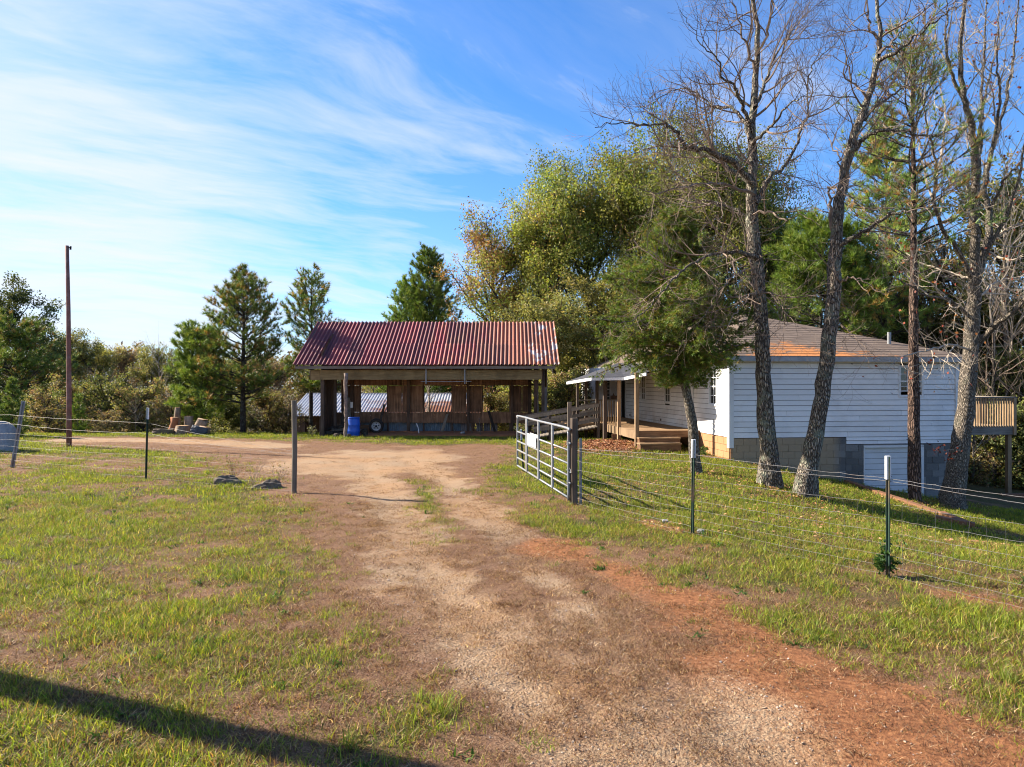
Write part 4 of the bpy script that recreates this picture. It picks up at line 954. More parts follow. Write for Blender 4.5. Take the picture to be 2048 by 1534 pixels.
# ------------------------------------------------------------------ fences, gate, posts
def t_post(parent, o, x, y, h, lean=0, m='tgreen', tip=True, w=.045):
    z = tzs(x, y); b = Vector((x, y, z-.2)); tp = Vector((x+lean, y, z+h))
    mb = MB().bar(o(tuple(b)), o(tuple(tp)), w, .012); mb.bar(o((b[0], b[1]-.02, b[2])), o((tp[0], tp[1]-.02, tp[2])), .01, .038)
    p = mb.obj('steel_post', M[m], parent)
    if tip: d = (tp-b).normalized(); MB().bar(o(tuple(tp-d*.26)), o(tuple(tp+d*.004)), w+.004, .045).obj('white_tip', M['white'], p)
    return p
def wire_line(parent, o, nodes, hts, sag, rad, name, barbs=False, seed=0):
    r = np.random.default_rng(seed); pts = []
    for (a, b), (ha, hb) in zip(zip(nodes[:-1], nodes[1:]), zip(hts[:-1], hts[1:])):
        n = 24
        for i in range(n+(b is nodes[-1])):
            f = i/n; x, y = a[0]+(b[0]-a[0])*f, a[1]+(b[1]-a[1])*f; z = (tzs(*a)+ha)*(1-f)+(tzs(*b)+hb)*f-sag*4*f*(1-f)+r.normal(0, .003)
            pts.append(o((x, y, z)))
    mb = MB().tube(pts, rad, 4, cap=False)
    if barbs:
        for i in range(0, len(pts)-1):
            for q in range(2):
                p = np.array(pts[i])*(1-q*.5)+np.array(pts[i+1])*q*.5; d = r.normal(0, .009, 3); mb.add([p-d, p+d, p+(0, 0, .004)], None, [(0, 1, 2)])
    return mb.obj(name, M['wire'], parent)
def build_fences():
    GP, T1, T2 = (1.13, 12.75), (2.60, 10.1), (4.28, 7.97); N3 = (5.35, 6.2); N4 = (6.3, 4.4)
    t = thing('wire_fence', 'wire mesh and barbed fence on green steel posts running right of the gate', 'fence', (GP[0], GP[1], 0)); o = off((GP[0], GP[1], 0))
    t_post(t, o, *T1, 1.38, .02); t_post(t, o, *T2, 1.38, .0); t_post(t, o, *N4, 1.38, .0)
    nodes = [GP, T1, T2, N3, N4]
    for h0, hs in ((1.0, (1.02, 1.17, 1.13, 1.1, 1.08)), (.98, (.98, 1.06, 1.10, 1.03, 1.02))): wire_line(t, o, nodes, hs, .015, .0024, 'barbed_wire', True, int(h0*50))
    ys = [.03, .13, .25, .38, .52, .67, .84]
    for k, h0 in enumerate(ys):
        wire_line(t, o, nodes, (h0*.95, h0*.98, h0, h0, h0), .012, .0017, 'wire', False, k)
    r = np.random.default_rng(2)
    for a, b in zip(nodes[:-1], nodes[1:]):
        L = math.hypot(b[0]-a[0], b[1]-a[1]); n = int(L/.16)
        for i in range(1, n):
            f = i/n; x, y = a[0]+(b[0]-a[0])*f, a[1]+(b[1]-a[1])*f; z = tzs(x, y); j = r.normal(0, .012, 3)
            top = .84
            MB().tube([o((x, y, z+.03)), o((x+j[0], y, z+.3)), o((x+j[1], y+.01, z+.58)), o((x+j[2], y, z+top))], .0015, 3, cap=False).obj('stay_wire', M['wire'], t)
    # left fence
    WP, TA, TB = (-4.39, 14.1), (-8.45, 16.15), (-13.1, 18.3); TC = (-17.6, 20.4)
    t = thing('wire_fence', 'slack wire fence crossing the lawn left of the driveway', 'fence', (WP[0], WP[1], 0)); o = off((WP[0], WP[1], 0))
    t_post(t, o, *TA, 1.64, .045); lp = t_post(t, o, *TB, 1.74, .33, 'galv', False, .11); t_post(t, o, TC[0]+2.3, TC[1]-.9, 1.45, 0, 'tgreen', False)
    x, y = TC[0]+2.3, TC[1]-.9; MB().box(x-.25, x+.13, y-.05, y-.03, 1.26, 1.48, lambda a, b, c: o((a, b, c))).obj('sign_plate', M['white'], t)
    nodes = [WP, TA, TB, TC]
    wire_line(t, o, nodes, (.84, 1.30, 1.38, 1.35), .02, .0019, 'barbed_wire', False, 1); wire_line(t, o, nodes, (.80, 1.06, 1.15, 1.15), .05, .0019, 'barbed_wire', False, 2)
    for k, h0 in enumerate((.05, .2, .38, .55, .72, .88)): wire_line(t, o, nodes, (h0*.9, h0, h0*1.02, h0), .02, .0010, 'wire', False, 9+k)
    for a, b in zip(nodes[:-1], nodes[1:]):
        L = math.hypot(b[0]-a[0], b[1]-a[1]); n = int(L/.3)
        for i in range(1, n):
            f = i/n; x, y = a[0]+(b[0]-a[0])*f, a[1]+(b[1]-a[1])*f; z = tzs(x, y); j = r.normal(0, .012, 2)
            MB().tube([o((x, y, z+.04)), o((x+j[0], y, z+.45)), o((x+j[1], y, z+.86))], .0009, 3, cap=False).obj('stay_wire', M['wire'], t)
    # wooden post left of the driveway
    def wpost(nm, x, y, h, w, lab, m='post', sq=True):
        z = tzs(x, y); mb = MB(); rr = np.random.default_rng(int(h*100))
        mb.tube([(0, 0, 0), (rr.normal(0, .004), 0, .3), (rr.normal(0, .006), 0, h*.6), (0, 0, h+.25)], w/2*1.12, 6 if sq else 12, rough=.03, rg=rr)
        q = mb.obj(nm, M[m]); q.location = (x, y, z-.25); return tag(q, lab, 'post')
    wpost('wooden_post', *WP, 1.87, .095, 'slim weathered grey wooden post left of the dirt driveway')
    wpost('gate_post', 1.13, 12.75, 1.57, .125, 'dark square wooden post holding the metal gate', 'post_dark')
    p = MB().bar((0, 0, 0), (0, 0, 1.4), .05, .02).bar((0, -.03, 0), (0, -.03, 1.4), .015, .05).obj('steel_post', M['galv']); p.location = (1.255, 12.8, tzs(1.25, 12.8)-.2); tag(p, 'grey steel post fixed close behind the wooden gate post', 'post')
    p = MB().tube([(0, 0, 0), (0, 0, 1.45)], .035, 12).obj('pipe_post', M['galv']); p.location = (P(1053, 0, 18.2)[0], 18.2, -.1); tag(p, 'plain galvanised pipe post behind the far end of the gate', 'post')
    x, y = P(1048, 0, 17.5)[0], 17.5; q = thing('steel_post', 'thin leaning dark steel post with pale tip seen through the gate', 'post', (x, y, tzs(x, y))); t_post(q, off((x, y, tzs(x, y))), x, y, 1.06, -.08)
    # pole at left
    x, y = P(138, 0, 24.4)[0], 24.4; q = thing('utility_pole', 'tall thin reddish wooden pole standing alone at the left', 'pole', (x, y, tzs(x, y)-.3))
    MB().tube([(0, 0, 0), (.0, 0, 2), (-.02, 0, 5), (-.07, 0, 7.3)], [.088, .082, .068, .058], 14).obj('shaft', M['pole'], q, True)
    MB().bar((-.06, 0, 7.22), (.06, 0, 7.24), .03, .03).tube([(.05, 0, 7.16), (.06, 0, 7.28)], .03, 8).obj('bracket', M['dark'], q)
    # trunk-like pole outside the frame whose shadow crosses the near lawn
    x, y = -1.72-.94*6.3, 4.36+.34*6.3; q = tag(MB().tube([(0, 0, 0), (0, 0, 5), (.05, 0, 9)], [.16, .15, .14], 14).obj('utility_pole', M['pole']), 'thick wooden utility pole left of the view casting the long shadow', 'pole'); q.location = (x, y, -.2)
build_fences()

def build_gate():
    A, Bp = Vector((1.03, 12.75, 0)), Vector((.14, 17.75, 0)); z0 = .12; d = (Bp-A); L = d.length; rz = math.atan2(d.y, d.x)
    t = thing('metal_gate', 'open galvanised tube farm gate with six rails and a blank white notice', 'gate', (A.x, A.y, tzs(A.x, A.y)+z0), rz)
    h = 1.26; rad = .024
    ys = [.0, .20, .40, .62, .86]
    fr = MB().tube(smooth([(.0, 0, -.05), (.0, 0, h-.25), (.03, 0, h-.06), (.14, 0, h), (L*.5, 0, h), (L-.14, 0, h), (L-.03, 0, h-.06), (L, 0, h-.25), (L, 0, .02)], 60), rad, 10)
    fr.obj('frame', M['galv'], t, True)
    for y in ys: MB().tube([(.0, 0, y), (L, 0, y)], rad*.88, 10).obj('rail', M['galv'], t, True)
    for f in (.235, .49, .745): MB().box(L*f-.055, L*f+.055, .022, .034, .0, h).box(L*f-.055, L*f-.045, .0, .022, .0, h).box(L*f+.045, L*f+.055, .0, .022, .0, h).obj('brace', M['galv'], t)
    MB().box(L*.53, L*.72, .036, .04, .66, .92).obj('notice_board', M['white'], t)
    MB().box(L*.53, L*.72, -.034, -.03, .64, .93).obj('notice_board', M['white'], t)
    for z in (.28, 1.0): MB().tube([(-.14, 0, z), (-.02, 0, z)], .012, 6).tube([(0, 0, z-.04), (0, 0, z+.04)], .034, 10).obj('hinge', M['galv'], t)
    m = MB()
    for k in range(12):
        f = k/11; p = np.array([.02-.20*f, .03-.05*math.sin(f*3), .50-.06*math.sin(f*math.pi)+.05*f]); a = np.array([.014, 0, .004]); m.tube([p-a, p+a], .006, 5)
    m.obj('chain', M['galv'], t); MB().box(.0, .05, -.045, -.02, .38, .44).obj('padlock', M['galv'], t)
build_gate()

# ------------------------------------------------------------------ loose yard objects
EXTRA = []
def yard():
    # domed cover at the left edge
    x, y = -16.15, 22.6; mb = MB(); n = 12; prof = []
    for k in range(13):
        a = math.pi*k/12; prof.append((.45*math.cos(a), .50+.48*math.sin(a)))
    prof = [(.47, -.1)]+[(.46, .1)]+prof+[(-.46, .1), (-.47, -.1)]
    ys = np.linspace(0, .5, 5); v = [(px, yy, pz) for yy in ys for px, pz in prof]; m = len(prof)
    q = [(j*m+i, j*m+i+1, (j+1)*m+i+1, (j+1)*m+i) for j in range(4) for i in range(m-1)]
    mb.add(v, q); c = mb.n; mb.add([(0, 0, -.1), (0, .5, -.1)]); t3 = [(c, i+1, i) for i in range(m-1)]; mb.t.append(np.array(t3)); mb.t.append(np.array([(c+1, 4*m+i, 4*m+i+1) for i in range(m-1)]))
    ob = mb.obj('domed_cover', M['conc'], smooth=True); ob.location = (x-.35, y, tzs(x, y)); ob.rotation_euler = (0, 0, R(36)); tag(ob, 'grey weathered dome topped concrete cover cut by the left edge', 'cover')
    # two dark stones beside the slim post
    for (u, v_, s, lb) in ((458, 966, (.36, .22, .22), 'dark flat topped block half sunk in grass, left of its pair'), (538, 974, (.33, .2, .20), 'dark mossy block half sunk in grass nearest the slim wooden post')):
        x, y = G(u, v_); ob = blob((x, y, tzs(x, y)-.03), s, u+3, 'stone', M['stone'], 3, 1.0); ob.rotation_euler = (0, 0, .2); tag(ob, lb, 'stone')
    # sawn stumps and logs
    specs = [(372, 30.6, .30, .42, 0, 'stump', 'brown upright stump in the middle of the stump pile'), (352, 31.2, .17, .75, .1, 'clay', 'tall orange split stump at the left of the stump pile'), (388, 31.6, .22, .80, -.12, 'stump', 'pale sawn stump standing behind the dark slab'),
             (402, 31.0, .24, .66, .25, 'stump', 'pale flared stump leaning on the dark slab'), (413, 30.5, .26, .36, .1, 'stump', 'squat grey stump at the right end of the stump pile'), (360, 31.5, .13, 1.2, .05, 'stump', 'tallest narrow split stump at the back of the pile')]
    for u, D, rad, h, ln, m, lb in specs:
        x = P(u-7, 0, D)[0]; rr = np.random.default_rng(u); t = thing('tree_stump', lb, 'stump', (x, D, tzs(x, D)-.05))
        MB().tube([(0, 0, 0), (ln*.3, 0, h*.3), (ln*.7, 0, h*.7), (ln, 0, h)], [rad*1.15, rad, rad*.88, rad*.9], 14, rough=.2, rg=rr).obj('trunk', M[m], t, True)
        MB().tube([(ln, 0, h-.002), (ln, 0, h+.012)], rad*.86, 12, rough=.08, rg=rr).obj('cut_face', M['deck'], t)
    x = P(398, 0, 30.1)[0]; ob = blob((x, 30.1, .16), (.42, .2, .24), 3, 'stone', plain('slate_dark', (.07, .08, .10), .7, 0, 6, .4)); ob.rotation_euler = (0, .25, .3); tag(ob, 'dark blue grey slab tilted in front of the stumps', 'stone')
    x = P(326, 0, 30.4)[0]; ob = blob((x, 30.4, .1), (.55, .2, .16), 7, 'stone', M['stone']); tag(ob, 'long low brown stone at the left end of the stump pile', 'stone')
    # flat pale stones under the fence
    for (u, v_, lb) in ((1330, 1047, 'small reddish stone under the fence left of the first green post'), (1402, 1068, 'flat pale stone just right of the first green post')):
        x, y = G(u, v_); ob = blob((x, y, tzs(x, y)+.02), (.06, .05, .04), u, 'stone', M['conc']); tag(ob, lb, 'stone')
    # leaf litter by the porch
    r = np.random.default_rng(12); mb = MB(); n = 5200
    x = r.normal(3.1, .75, n); y = r.normal(23.0, .9, n); z = tz(x, y)+.02+r.random(n)*.03; s = r.uniform(.02, .05, n)
    c = np.array([(.30, .10, .035), (.42, .19, .08), (.20, .075, .035), (.5, .28, .15)])[r.integers(0, 4, n)]
    leaves(mb, np.stack([x, y, z], -1), s, s*.7, c, r, flat=.35); mb.obj('leaf_litter', M['mulch'])
    o = bpy.data.objects['leaf_litter']; tag(o, 'reddish brown fallen leaves in front of the porch deck', 'leaves', kind='stuff')
    for (tx, ty) in ((5.93, 16.1), (6.42, 15.4), (10.9, 19.0), (12.1, 19.3), (4.6, 17.3)):
        m2 = 260; xx = r.normal(tx, .45, m2); yy = r.normal(ty, .45, m2); EXTRA.append((xx, yy))
    # leaves scattered on the lawn under the trees
    mb = MB(); n = 2600; x = r.uniform(2, 11, n); y = r.uniform(10, 21, n); k = ~((x > 6.2) & (y > 20)); x, y = x[k], y[k]; x = np.concatenate([x]+[e[0] for e in EXTRA]); y = np.concatenate([y]+[e[1] for e in EXTRA]); n = len(x); z = tz(x, y)+.03+r.random(n)*.03; s = r.uniform(.02, .045, n)
    c = np.array([(.33, .15, .06), (.42, .24, .12), (.22, .10, .05)])[r.integers(0, 3, n)]
    leaves(mb, np.stack([x, y, z], -1), s, s*.7, c, r, flat=.4); o = mb.obj('fallen_leaves', M['mulch']); tag(o, 'scattered brown fallen leaves on the lawn under the bare trees', 'leaves', kind='stuff')
def leaves(mb, p, a, b, col, r, flat=None, dirs=None, jit=None):
    n = len(p); d1 = r.normal(0, 1, (n, 3)); d1 /= np.linalg.norm(d1, axis=1)[:, None]
    if dirs is not None: d1 = dirs+d1*(jit or .5); d1 /= np.linalg.norm(d1, axis=1)[:, None]
    d2 = np.cross(d1, r.normal(0, 1, (n, 3))); d2 /= np.linalg.norm(d2, axis=1)[:, None]
    if flat is not None: d1[:, 2] *= flat; d2[:, 2] *= flat
    a = np.broadcast_to(a, n)[:, None]; b = np.broadcast_to(b, n)[:, None]
    v = np.stack([p-d1*a, p+d2*b, p+d1*a, p-d2*b], 1).reshape(-1, 3)
    q = np.arange(4*n).reshape(-1, 4)
    mb.add(v, q, None, np.repeat(col, 4, axis=0))
yard()
# ------------------------------------------------------------------ trees
def unit(v): return v/(np.linalg.norm(v)+1e-9)
class Tree:
    def __init__(s, seed): s.r = np.random.default_rng(seed); s.big = MB(); s.small = MB(); s.tips = []; s.nodes = []
    def put(s, pts, rad, lvl):
        if rad[0] > .045: s.big.tube(pts, rad, 14 if rad[0] > .15 else 9 if rad[0] > .1 else 6, cap=False, rough=.09 if rad[0] > .08 else 0, rg=s.r)
        else: s.small.tube(pts, rad, 4 if rad[0] > .012 else 3, cap=False)
    def walk(s, p, d, L, n, gn, up):
        r = s.r; st = r.normal(0, gn, (n, 3)); st = np.cumsum(st, axis=0); st[:, 2] += np.linspace(0, up, n)
        dd = d+st; dd /= np.linalg.norm(dd, axis=1)[:, None]; return np.vstack([p, p+np.cumsum(dd*(L/n), axis=0)])
    def kids(s, pts, rad, L, lvl, P_):
        r = s.r; cfg = P_['lv'][lvl]; n = max(0, int(L*cfg['n']+r.random()))
        if lvl == len(P_['lv'])-1 and 'tipn' in P_: pass
        m = len(pts)
        for i in range(n):
            f = cfg.get('f0', .2)+(1-cfg.get('f0', .2))*(i+r.random())/n; k = min(int(f*(m-1)), m-2); g = f*(m-1)-k
            p = pts[k]*(1-g)+pts[k+1]*g; d = unit(pts[k+1]-pts[k]); rr = (rad[k]*(1-g)+rad[k+1]*g)
            a = R(r.uniform(*cfg.get('ang', (35, 65)))); q = np.cross(d, r.normal(0, 1, 3)); q = unit(q)
            q[2] += cfg.get('lift', .2); q = unit(q)
            nd = unit(d*math.cos(a)+q*math.sin(a)); l = cfg['L']*r.uniform(.55, 1.25)*(1.15-.6*f)
            cr = min(rr*.75, max(cfg['r']*l/cfg['L'], .0025))
            s.branch(p, nd, l, cr, lvl+1, P_)
    def branch(s, p, d, L, rad, lvl, P_):
        n = max(3, int(L/P_.get('seg', .14))) if lvl < 4 else 3
        n = min(n, 16); pts = s.walk(p, d, L, n, P_.get('gn', .16), P_.get('up', .25)); rd = np.linspace(rad, max(rad*.3, .0018), n+1)
        s.put(pts, rd, lvl); s.nodes.append((pts, lvl))
        if lvl < len(P_['lv']): s.kids(pts, rd, L, lvl, P_)
        else: s.tips.append(pts)
        return pts
    def line(s, pts, rads, n, P_, lvl=0, kids=True, wob=.02):
        p = smooth(pts, n); L = float(np.linalg.norm(np.diff(p, axis=0), axis=1).sum())
        p[1:-1] += s.r.normal(0, wob, (n-2, 3)); rd = np.interp(np.linspace(0, 1, n), np.linspace(0, 1, len(rads)), rads)
        s.put(p, rd, lvl); s.nodes.append((p, lvl))
        if kids: s.kids(p, rd, L, lvl, P_)
        return p
def PX(path, D0, D1=None):
    n = len(path); D1 = D0 if D1 is None else D1; out = []
    for i, (u, v) in enumerate(path): out.append(P(u, v, D0+(D1-D0)*i/max(1, n-1)))
    return out
def finish(t, tree, mbig, msmall, leafmb=None, lmat=None, base=None, smallname='twigs'):
    b = np.array(base)
    for m in (tree.big, tree.small, leafmb):
        if m: m.v = [v-b for v in m.v]
    if tree.big.v: tree.big.obj('trunk', mbig, t, True)
    if tree.small.v: o = tree.small.obj(smallname if leafmb else 'crown', msmall, t); o['kind'] = 'stuff'
    if leafmb and leafmb.v: o = leafmb.obj('crown', lmat, t); o['kind'] = 'stuff'
def ground_pts(pts): # drop the first point into the soil
    x, y, z = pts[0]; return [(x, y, tzs(x, y)-.25)]+list(pts[1:])

BARE = dict(seg=.16, gn=.17, up=.28, lv=[dict(n=.9, L=2.0, r=.040, ang=(35, 70), f0=.45), dict(n=1.9, L=1.25, r=.022, ang=(30, 60), f0=.18), dict(n=3.6, L=.76, r=.010, ang=(30, 60), f0=.15), dict(n=6.0, L=.42, r=.0052, ang=(25, 60), f0=.15)])
def tree_main():
    D = 16.1; T = Tree(101)
    tr = ground_pts(PX([(1541, 985), (1537, 900), (1530, 800), (1526, 720), (1522, 640), (1516, 560), (1506, 460), (1503, 380), (1506, 320), (1503, 270), (1509, 200), (1512, 130), (1516, 60), (1503, -20), (1496, -120), (1500, -200)], D, D+.2))
    base = tr[0]; t = thing('bare_tree', 'large bare hardwood tree with spreading crown beside the white house corner', 'tree', base)
    noK = dict(BARE, lv=[dict(n=.55, L=1.7, r=.034, ang=(45, 80), f0=.42, lift=.2)]+BARE['lv'][1:])
    T.line(tr, [.33, .20, .178, .165, .155, .15, .135, .12, .105, .09, .08, .066, .055, .045, .035, .02], 52, noK, wob=.012)
    limbs = [([(1506, 372), (1465, 325), (1432, 309), (1400, 297), (1372, 290), (1357, 273), (1344, 254), (1322, 249), (1280, 250), (1235, 247), (1190, 255)], .085, -1.8),
             ([(1497, 362), (1440, 325), (1385, 300), (1330, 292), (1285, 300), (1240, 320)], .07, .9),
             ([(1500, 278), (1488, 238), (1463, 215), (1425, 212), (1395, 186), (1350, 178), (1305, 205), (1270, 215)], .055, 1.6),
             ([(1503, 262), (1490, 225), (1474, 190), (1468, 175), (1446, 157), (1437, 120), (1415, 100), (1385, 60), (1360, 20)], .06, -.9),
             ([(1512, 408), (1530, 372), (1548, 346), (1566, 336), (1590, 300), (1606, 255), (1616, 215), (1617, 160), (1632, 120), (1665, 95), (1690, 50)], .07, 1.3),
             ([(1505, 288), (1530, 262), (1556, 238), (1580, 208), (1615, 192), (1660, 180)], .05, -1.4),
             ([(1511, 215), (1530, 170), (1552, 110), (1580, 70), (1612, 20), (1640, -40)], .055, 1.8),
             ([(1512, 145), (1495, 100), (1483, 60), (1470, 10), (1450, -50)], .045, -1.2),
             ([(1512, 110), (1535, 60), (1548, 0), (1560, -70)], .04, -1.5),
             ([(1516, 520), (1500, 508), (1468, 505), (1430, 506), (1395, 520), (1362, 542), (1330, 575), (1300, 612), (1262, 640), (1222, 645)], .062, -1.6),
             ([(1504, 448), (1480, 425), (1440, 408), (1400, 402), (1350, 412), (1300, 425), (1255, 440)], .05, 1.1),
             ([(1513, 548), (1495, 540), (1470, 552), (1440, 575), (1420, 612), (1395, 650)], .035, -1.0),
             ([(1505, 430), (1540, 425), (1570, 440), (1600, 430), (1640, 450)], .035, -1.0), ([(1518, 585), (1545, 590), (1565, 620), (1590, 645), (1600, 690)], .028, -.8),
             ([(1508, 390), (1470, 375), (1420, 365), (1370, 372), (1310, 385), (1260, 375)], .045, -2.2), ([(1530, 575), (1505, 590), (1475, 620), (1450, 660), (1430, 690)], .03, -1.2)]
    LP = dict(BARE, lv=[dict(n=3.0, L=1.45, r=.022, ang=(30, 60), f0=.12, lift=.25)]+[dict(n=4.4, L=.88, r=.011, ang=(30, 60), f0=.15), dict(n=7.6, L=.50, r=.0060, ang=(25, 60), f0=.1)])
    for path, rd, dz in limbs:
        T.line(PX(path, D, D+dz*1.6), [rd, rd*.72, rd*.5, rd*.34, rd*.2, rd*.08], max(10, len(path)*4), LP, wob=.022)
    # pale dead twigs springing from the trunk
    for i in range(26):
        v = T.r.uniform(470, 700); p = np.array(P(1518, v, D)); d = unit(T.r.normal(0, 1, 3)*np.array([1, 1, .5])); T.branch(p, d, T.r.uniform(.4, 1.1), .011, 2, dict(BARE, up=-.5, lv=BARE['lv'][:2]+[dict(n=3, L=.3, r=.004, ang=(30, 60))]))
    finish(t, T, M['bark1'], M['twig'], None, None, base); print('tree_main', T.small.n)
tree_main()
def tree_lean():
    D = 15.4; T = Tree(102)
    tr = ground_pts(PX([(1608, 1003), (1618, 930), (1633, 850), (1646, 770), (1657, 700), (1668, 610), (1670, 540), (1672, 480), (1678, 420), (1688, 350), (1702, 300), (1712, 260), (1728, 220), (1742, 180), (1752, 130), (1763, 80), (1756, 20), (1750, -60), (1745, -160)], D, D+.6))
    base = tr[0]; t = thing('bare_tree', 'leaning bare tree with rough lichened trunk, right of the large bare tree', 'tree', base)
    cfg = dict(BARE, lv=[dict(n=.8, L=1.7, r=.034, ang=(40, 75), f0=.4)]+BARE['lv'][1:])
    T.line(tr, [.31, .195, .175, .165, .16, .15, .14, .13, .12, .105, .10, .09, .08, .07, .06, .05, .04, .03, .015], 60, cfg, wob=.014)
    LP = dict(BARE, gn=.2, lv=[dict(n=2.6, L=1.25, r=.020, ang=(30, 65), f0=.12)]+[dict(n=4.2, L=.82, r=.011, ang=(30, 60), f0=.15), dict(n=6.6, L=.48, r=.0060, ang=(25, 60), f0=.1)])
    for path, rd, dz in [([(1694, 318), (1720, 282), (1760, 262), (1800, 262), (1850, 272), (1890, 266), (1930, 280)], .06, -.9), ([(1702, 300), (1735, 270), (1775, 258), (1830, 270), (1875, 275)], .05, .8),
                         ([(1664, 500), (1700, 480), (1740, 455), (1790, 425), (1840, 425), (1880, 395), (1900, 380)], .075, -1.3), ([(1668, 470), (1660, 400), (1662, 375), (1700, 395), (1745, 420), (1790, 400)], .045, -.8),
                         ([(1715, 250), (1750, 215), (1800, 180), (1850, 140), (1900, 120)], .055, 1.2), ([(1758, 110), (1790, 80), (1830, 30), (1880, 0)], .045, .9), ([(1762, 90), (1740, 50), (1735, -10), (1730, -80)], .045, -.7),
                         ([(1735, 200), (1700, 150), (1690, 95), (1665, 60)], .035, -.9), ([(1755, 120), (1800, 100), (1850, 60), (1900, 20), (1950, -10)], .05, -1.2), ([(1688, 345), (1670, 300), (1650, 260), (1640, 210)], .03, .8),
                         ([(1675, 390), (1700, 375), (1735, 372), (1760, 395)], .028, .9), ([(1668, 590), (1690, 560), (1720, 560), (1760, 585), (1790, 580)], .035, -.9), ([(1662, 640), (1690, 655), (1720, 690), (1745, 740)], .022, -.9)]:
        T.line(PX(path, D+.3, D+.3+dz*1.5), [rd, rd*.72, rd*.5, rd*.34, rd*.2, rd*.08], max(10, len(path)*5), LP, wob=.024)
    finish(t, T, M['bark1'], M['twig'], None, None, base); print('lean', T.small.n)
tree_lean()
def tree_gum():
    D = 19.3; T = Tree(103)
    tr = ground_pts(PX([(1903, 1022), (1910, 960), (1920, 890), (1930, 830), (1938, 740), (1945, 660), (1948, 600), (1950, 555)], D, D))
    base = tr[0]; t = thing('sweetgum_tree', 'tall pale multi stemmed tree with few red leaves in front of the balcony', 'tree', base)
    G1 = dict(BARE, gn=.15, up=.35, lv=[dict(n=1.5, L=1.5, r=.026, ang=(30, 65), f0=.15), dict(n=3.6, L=.90, r=.012, ang=(30, 60), f0=.12), dict(n=5.6, L=.50, r=.0064, ang=(30, 60), f0=.1)])
    T.line(tr, [.36, .27, .235, .215, .20, .19, .175, .16], 26, dict(G1, lv=[dict(n=1.2, L=1.6, r=.024, ang=(60, 90), f0=.45)]+G1['lv'][1:]), wob=.012)
    for path, rd, dz in [([(1950, 560), (1949, 480), (1947, 400), (1950, 300), (1940, 240), (1925, 180), (1922, 100), (1930, 0), (1935, -120), (1938, -220)], .14, -.3), ([(1953, 550), (1972, 500), (1978, 430), (1968, 380), (1985, 300), (2008, 220), (2025, 130), (2035, 30), (2040, -120)], .11, .8),
                         ([(1948, 565), (1915, 500), (1880, 450), (1868, 400), (1872, 320), (1855, 260), (1845, 200), (1840, 120)], .075, -1.0), ([(1935, 220), (1905, 150), (1890, 90), (1895, 20), (1885, -60)], .06, -.5), ([(1955, 690), (1990, 650), (2025, 625), (2060, 590), (2110, 540)], .10, -1.2),
                         ([(1952, 420), (1958, 330), (1963, 230), (1968, 120), (1972, 20), (1975, -100)], .07, 1.0), ([(1978, 420), (2010, 360), (2045, 320), (2090, 270)], .05, -.9), ([(1946, 640), (1900, 600), (1850, 590), (1800, 560), (1765, 555)], .05, -1.5), ([(1948, 560), (1890, 540), (1830, 520), (1790, 480)], .045, 1.2),
                         ([(1940, 700), (1900, 690), (1850, 700), (1800, 715), (1770, 745)], .035, -2.2), ([(1985, 300), (2000, 200), (1995, 120), (2000, 20)], .05, -.8), ([(1952, 500), (2000, 470), (2060, 430)], .05, 1.5), ([(1950, 600), (2000, 560), (2050, 560)], .045, 1.5), ([(1868, 400), (1850, 350), (1838, 280), (1820, 200), (1810, 100), (1800, 0)], .04, .9), ([(1960, 520), (2010, 440), (2040, 340), (2060, 220), (2070, 80)], .06, -1.0), ([(1950, 300), (1965, 220), (1985, 130), (1995, 40), (2000, -60)], .05, .6), ([(1868, 400), (1880, 320), (1890, 230), (1870, 130), (1860, 30)], .045, 1.2), ([(1972, 500), (2025, 520), (2080, 480)], .04, -1)]:
        T.line(PX(path, D, D+dz*1.6), [rd, rd*.8, rd*.62, rd*.45, rd*.28, rd*.1], max(10, len(path)*5), G1, wob=.02)
    r = T.r; mb = MB(); tp = np.array([q[-1] for q in T.tips]); k = r.random(len(tp)) < .30; p = tp[k]
    c = np.array([(.30, .055, .025), (.20, .05, .03), (.38, .15, .05), (.09, .05, .03)])[r.integers(0, 4, len(p))]
    leaves(mb, p+r.normal(0, .03, p.shape), .042, .036, c, r); p2 = tp[r.random(len(tp)) < .12]
    leaves(mb, p2, .02, .02, np.tile((.05, .035, .025), (len(p2), 1)), r)
    # sprig of dark red leaves low on the trunk
    q = np.array(P(1890, 905, D-.6)); n = 45; leaves(mb, q+r.normal(0, 1, (n, 3))*np.array([.24, .2, .13]), .04, .028, np.tile((.14, .03, .02), (n, 1)), r)
    T.line([P(1922, 890, D-.2), P(1900, 898, D-.4), P(1872, 905, D-.6)], [.01, .007, .003], 8, dict(G1, lv=[dict(n=5, L=.3, r=.004, ang=(30, 70))]))
    finish(t, T, M['barkgum'], M['twig_pale'], mb, M['leaf'], base); print('gum', T.small.n)
tree_gum()

def needles(mb, p, d, r, n=14, L=.2, w=.010, spread=.75, cols=None):
    """tufts: p (m,3) origins, d (m,3) directions"""
    m = len(p); P_ = np.repeat(p, n, 0); D_ = np.repeat(d, n, 0)+r.normal(0, spread, (m*n, 3)); D_ /= np.linalg.norm(D_, axis=1)[:, None]
    l = (L*r.uniform(.7, 1.2, m*n))[:, None]; S_ = np.cross(D_, r.normal(0, 1, D_.shape)); S_ /= np.linalg.norm(S_, axis=1)[:, None]
    v = np.stack([P_-S_*w, P_+S_*w, P_+D_*l], 1).reshape(-1, 3); c = np.repeat(cols[r.integers(0, len(cols), m)]*r.uniform(.75, 1.25, (m, 1)), n*3, 0)
    mb.add(v, None, np.arange(3*m*n).reshape(-1, 3), c)
PINE = np.array([(.14, .23, .045), (.19, .28, .055), (.26, .31, .07), (.13, .20, .055), (.38, .25, .08)])
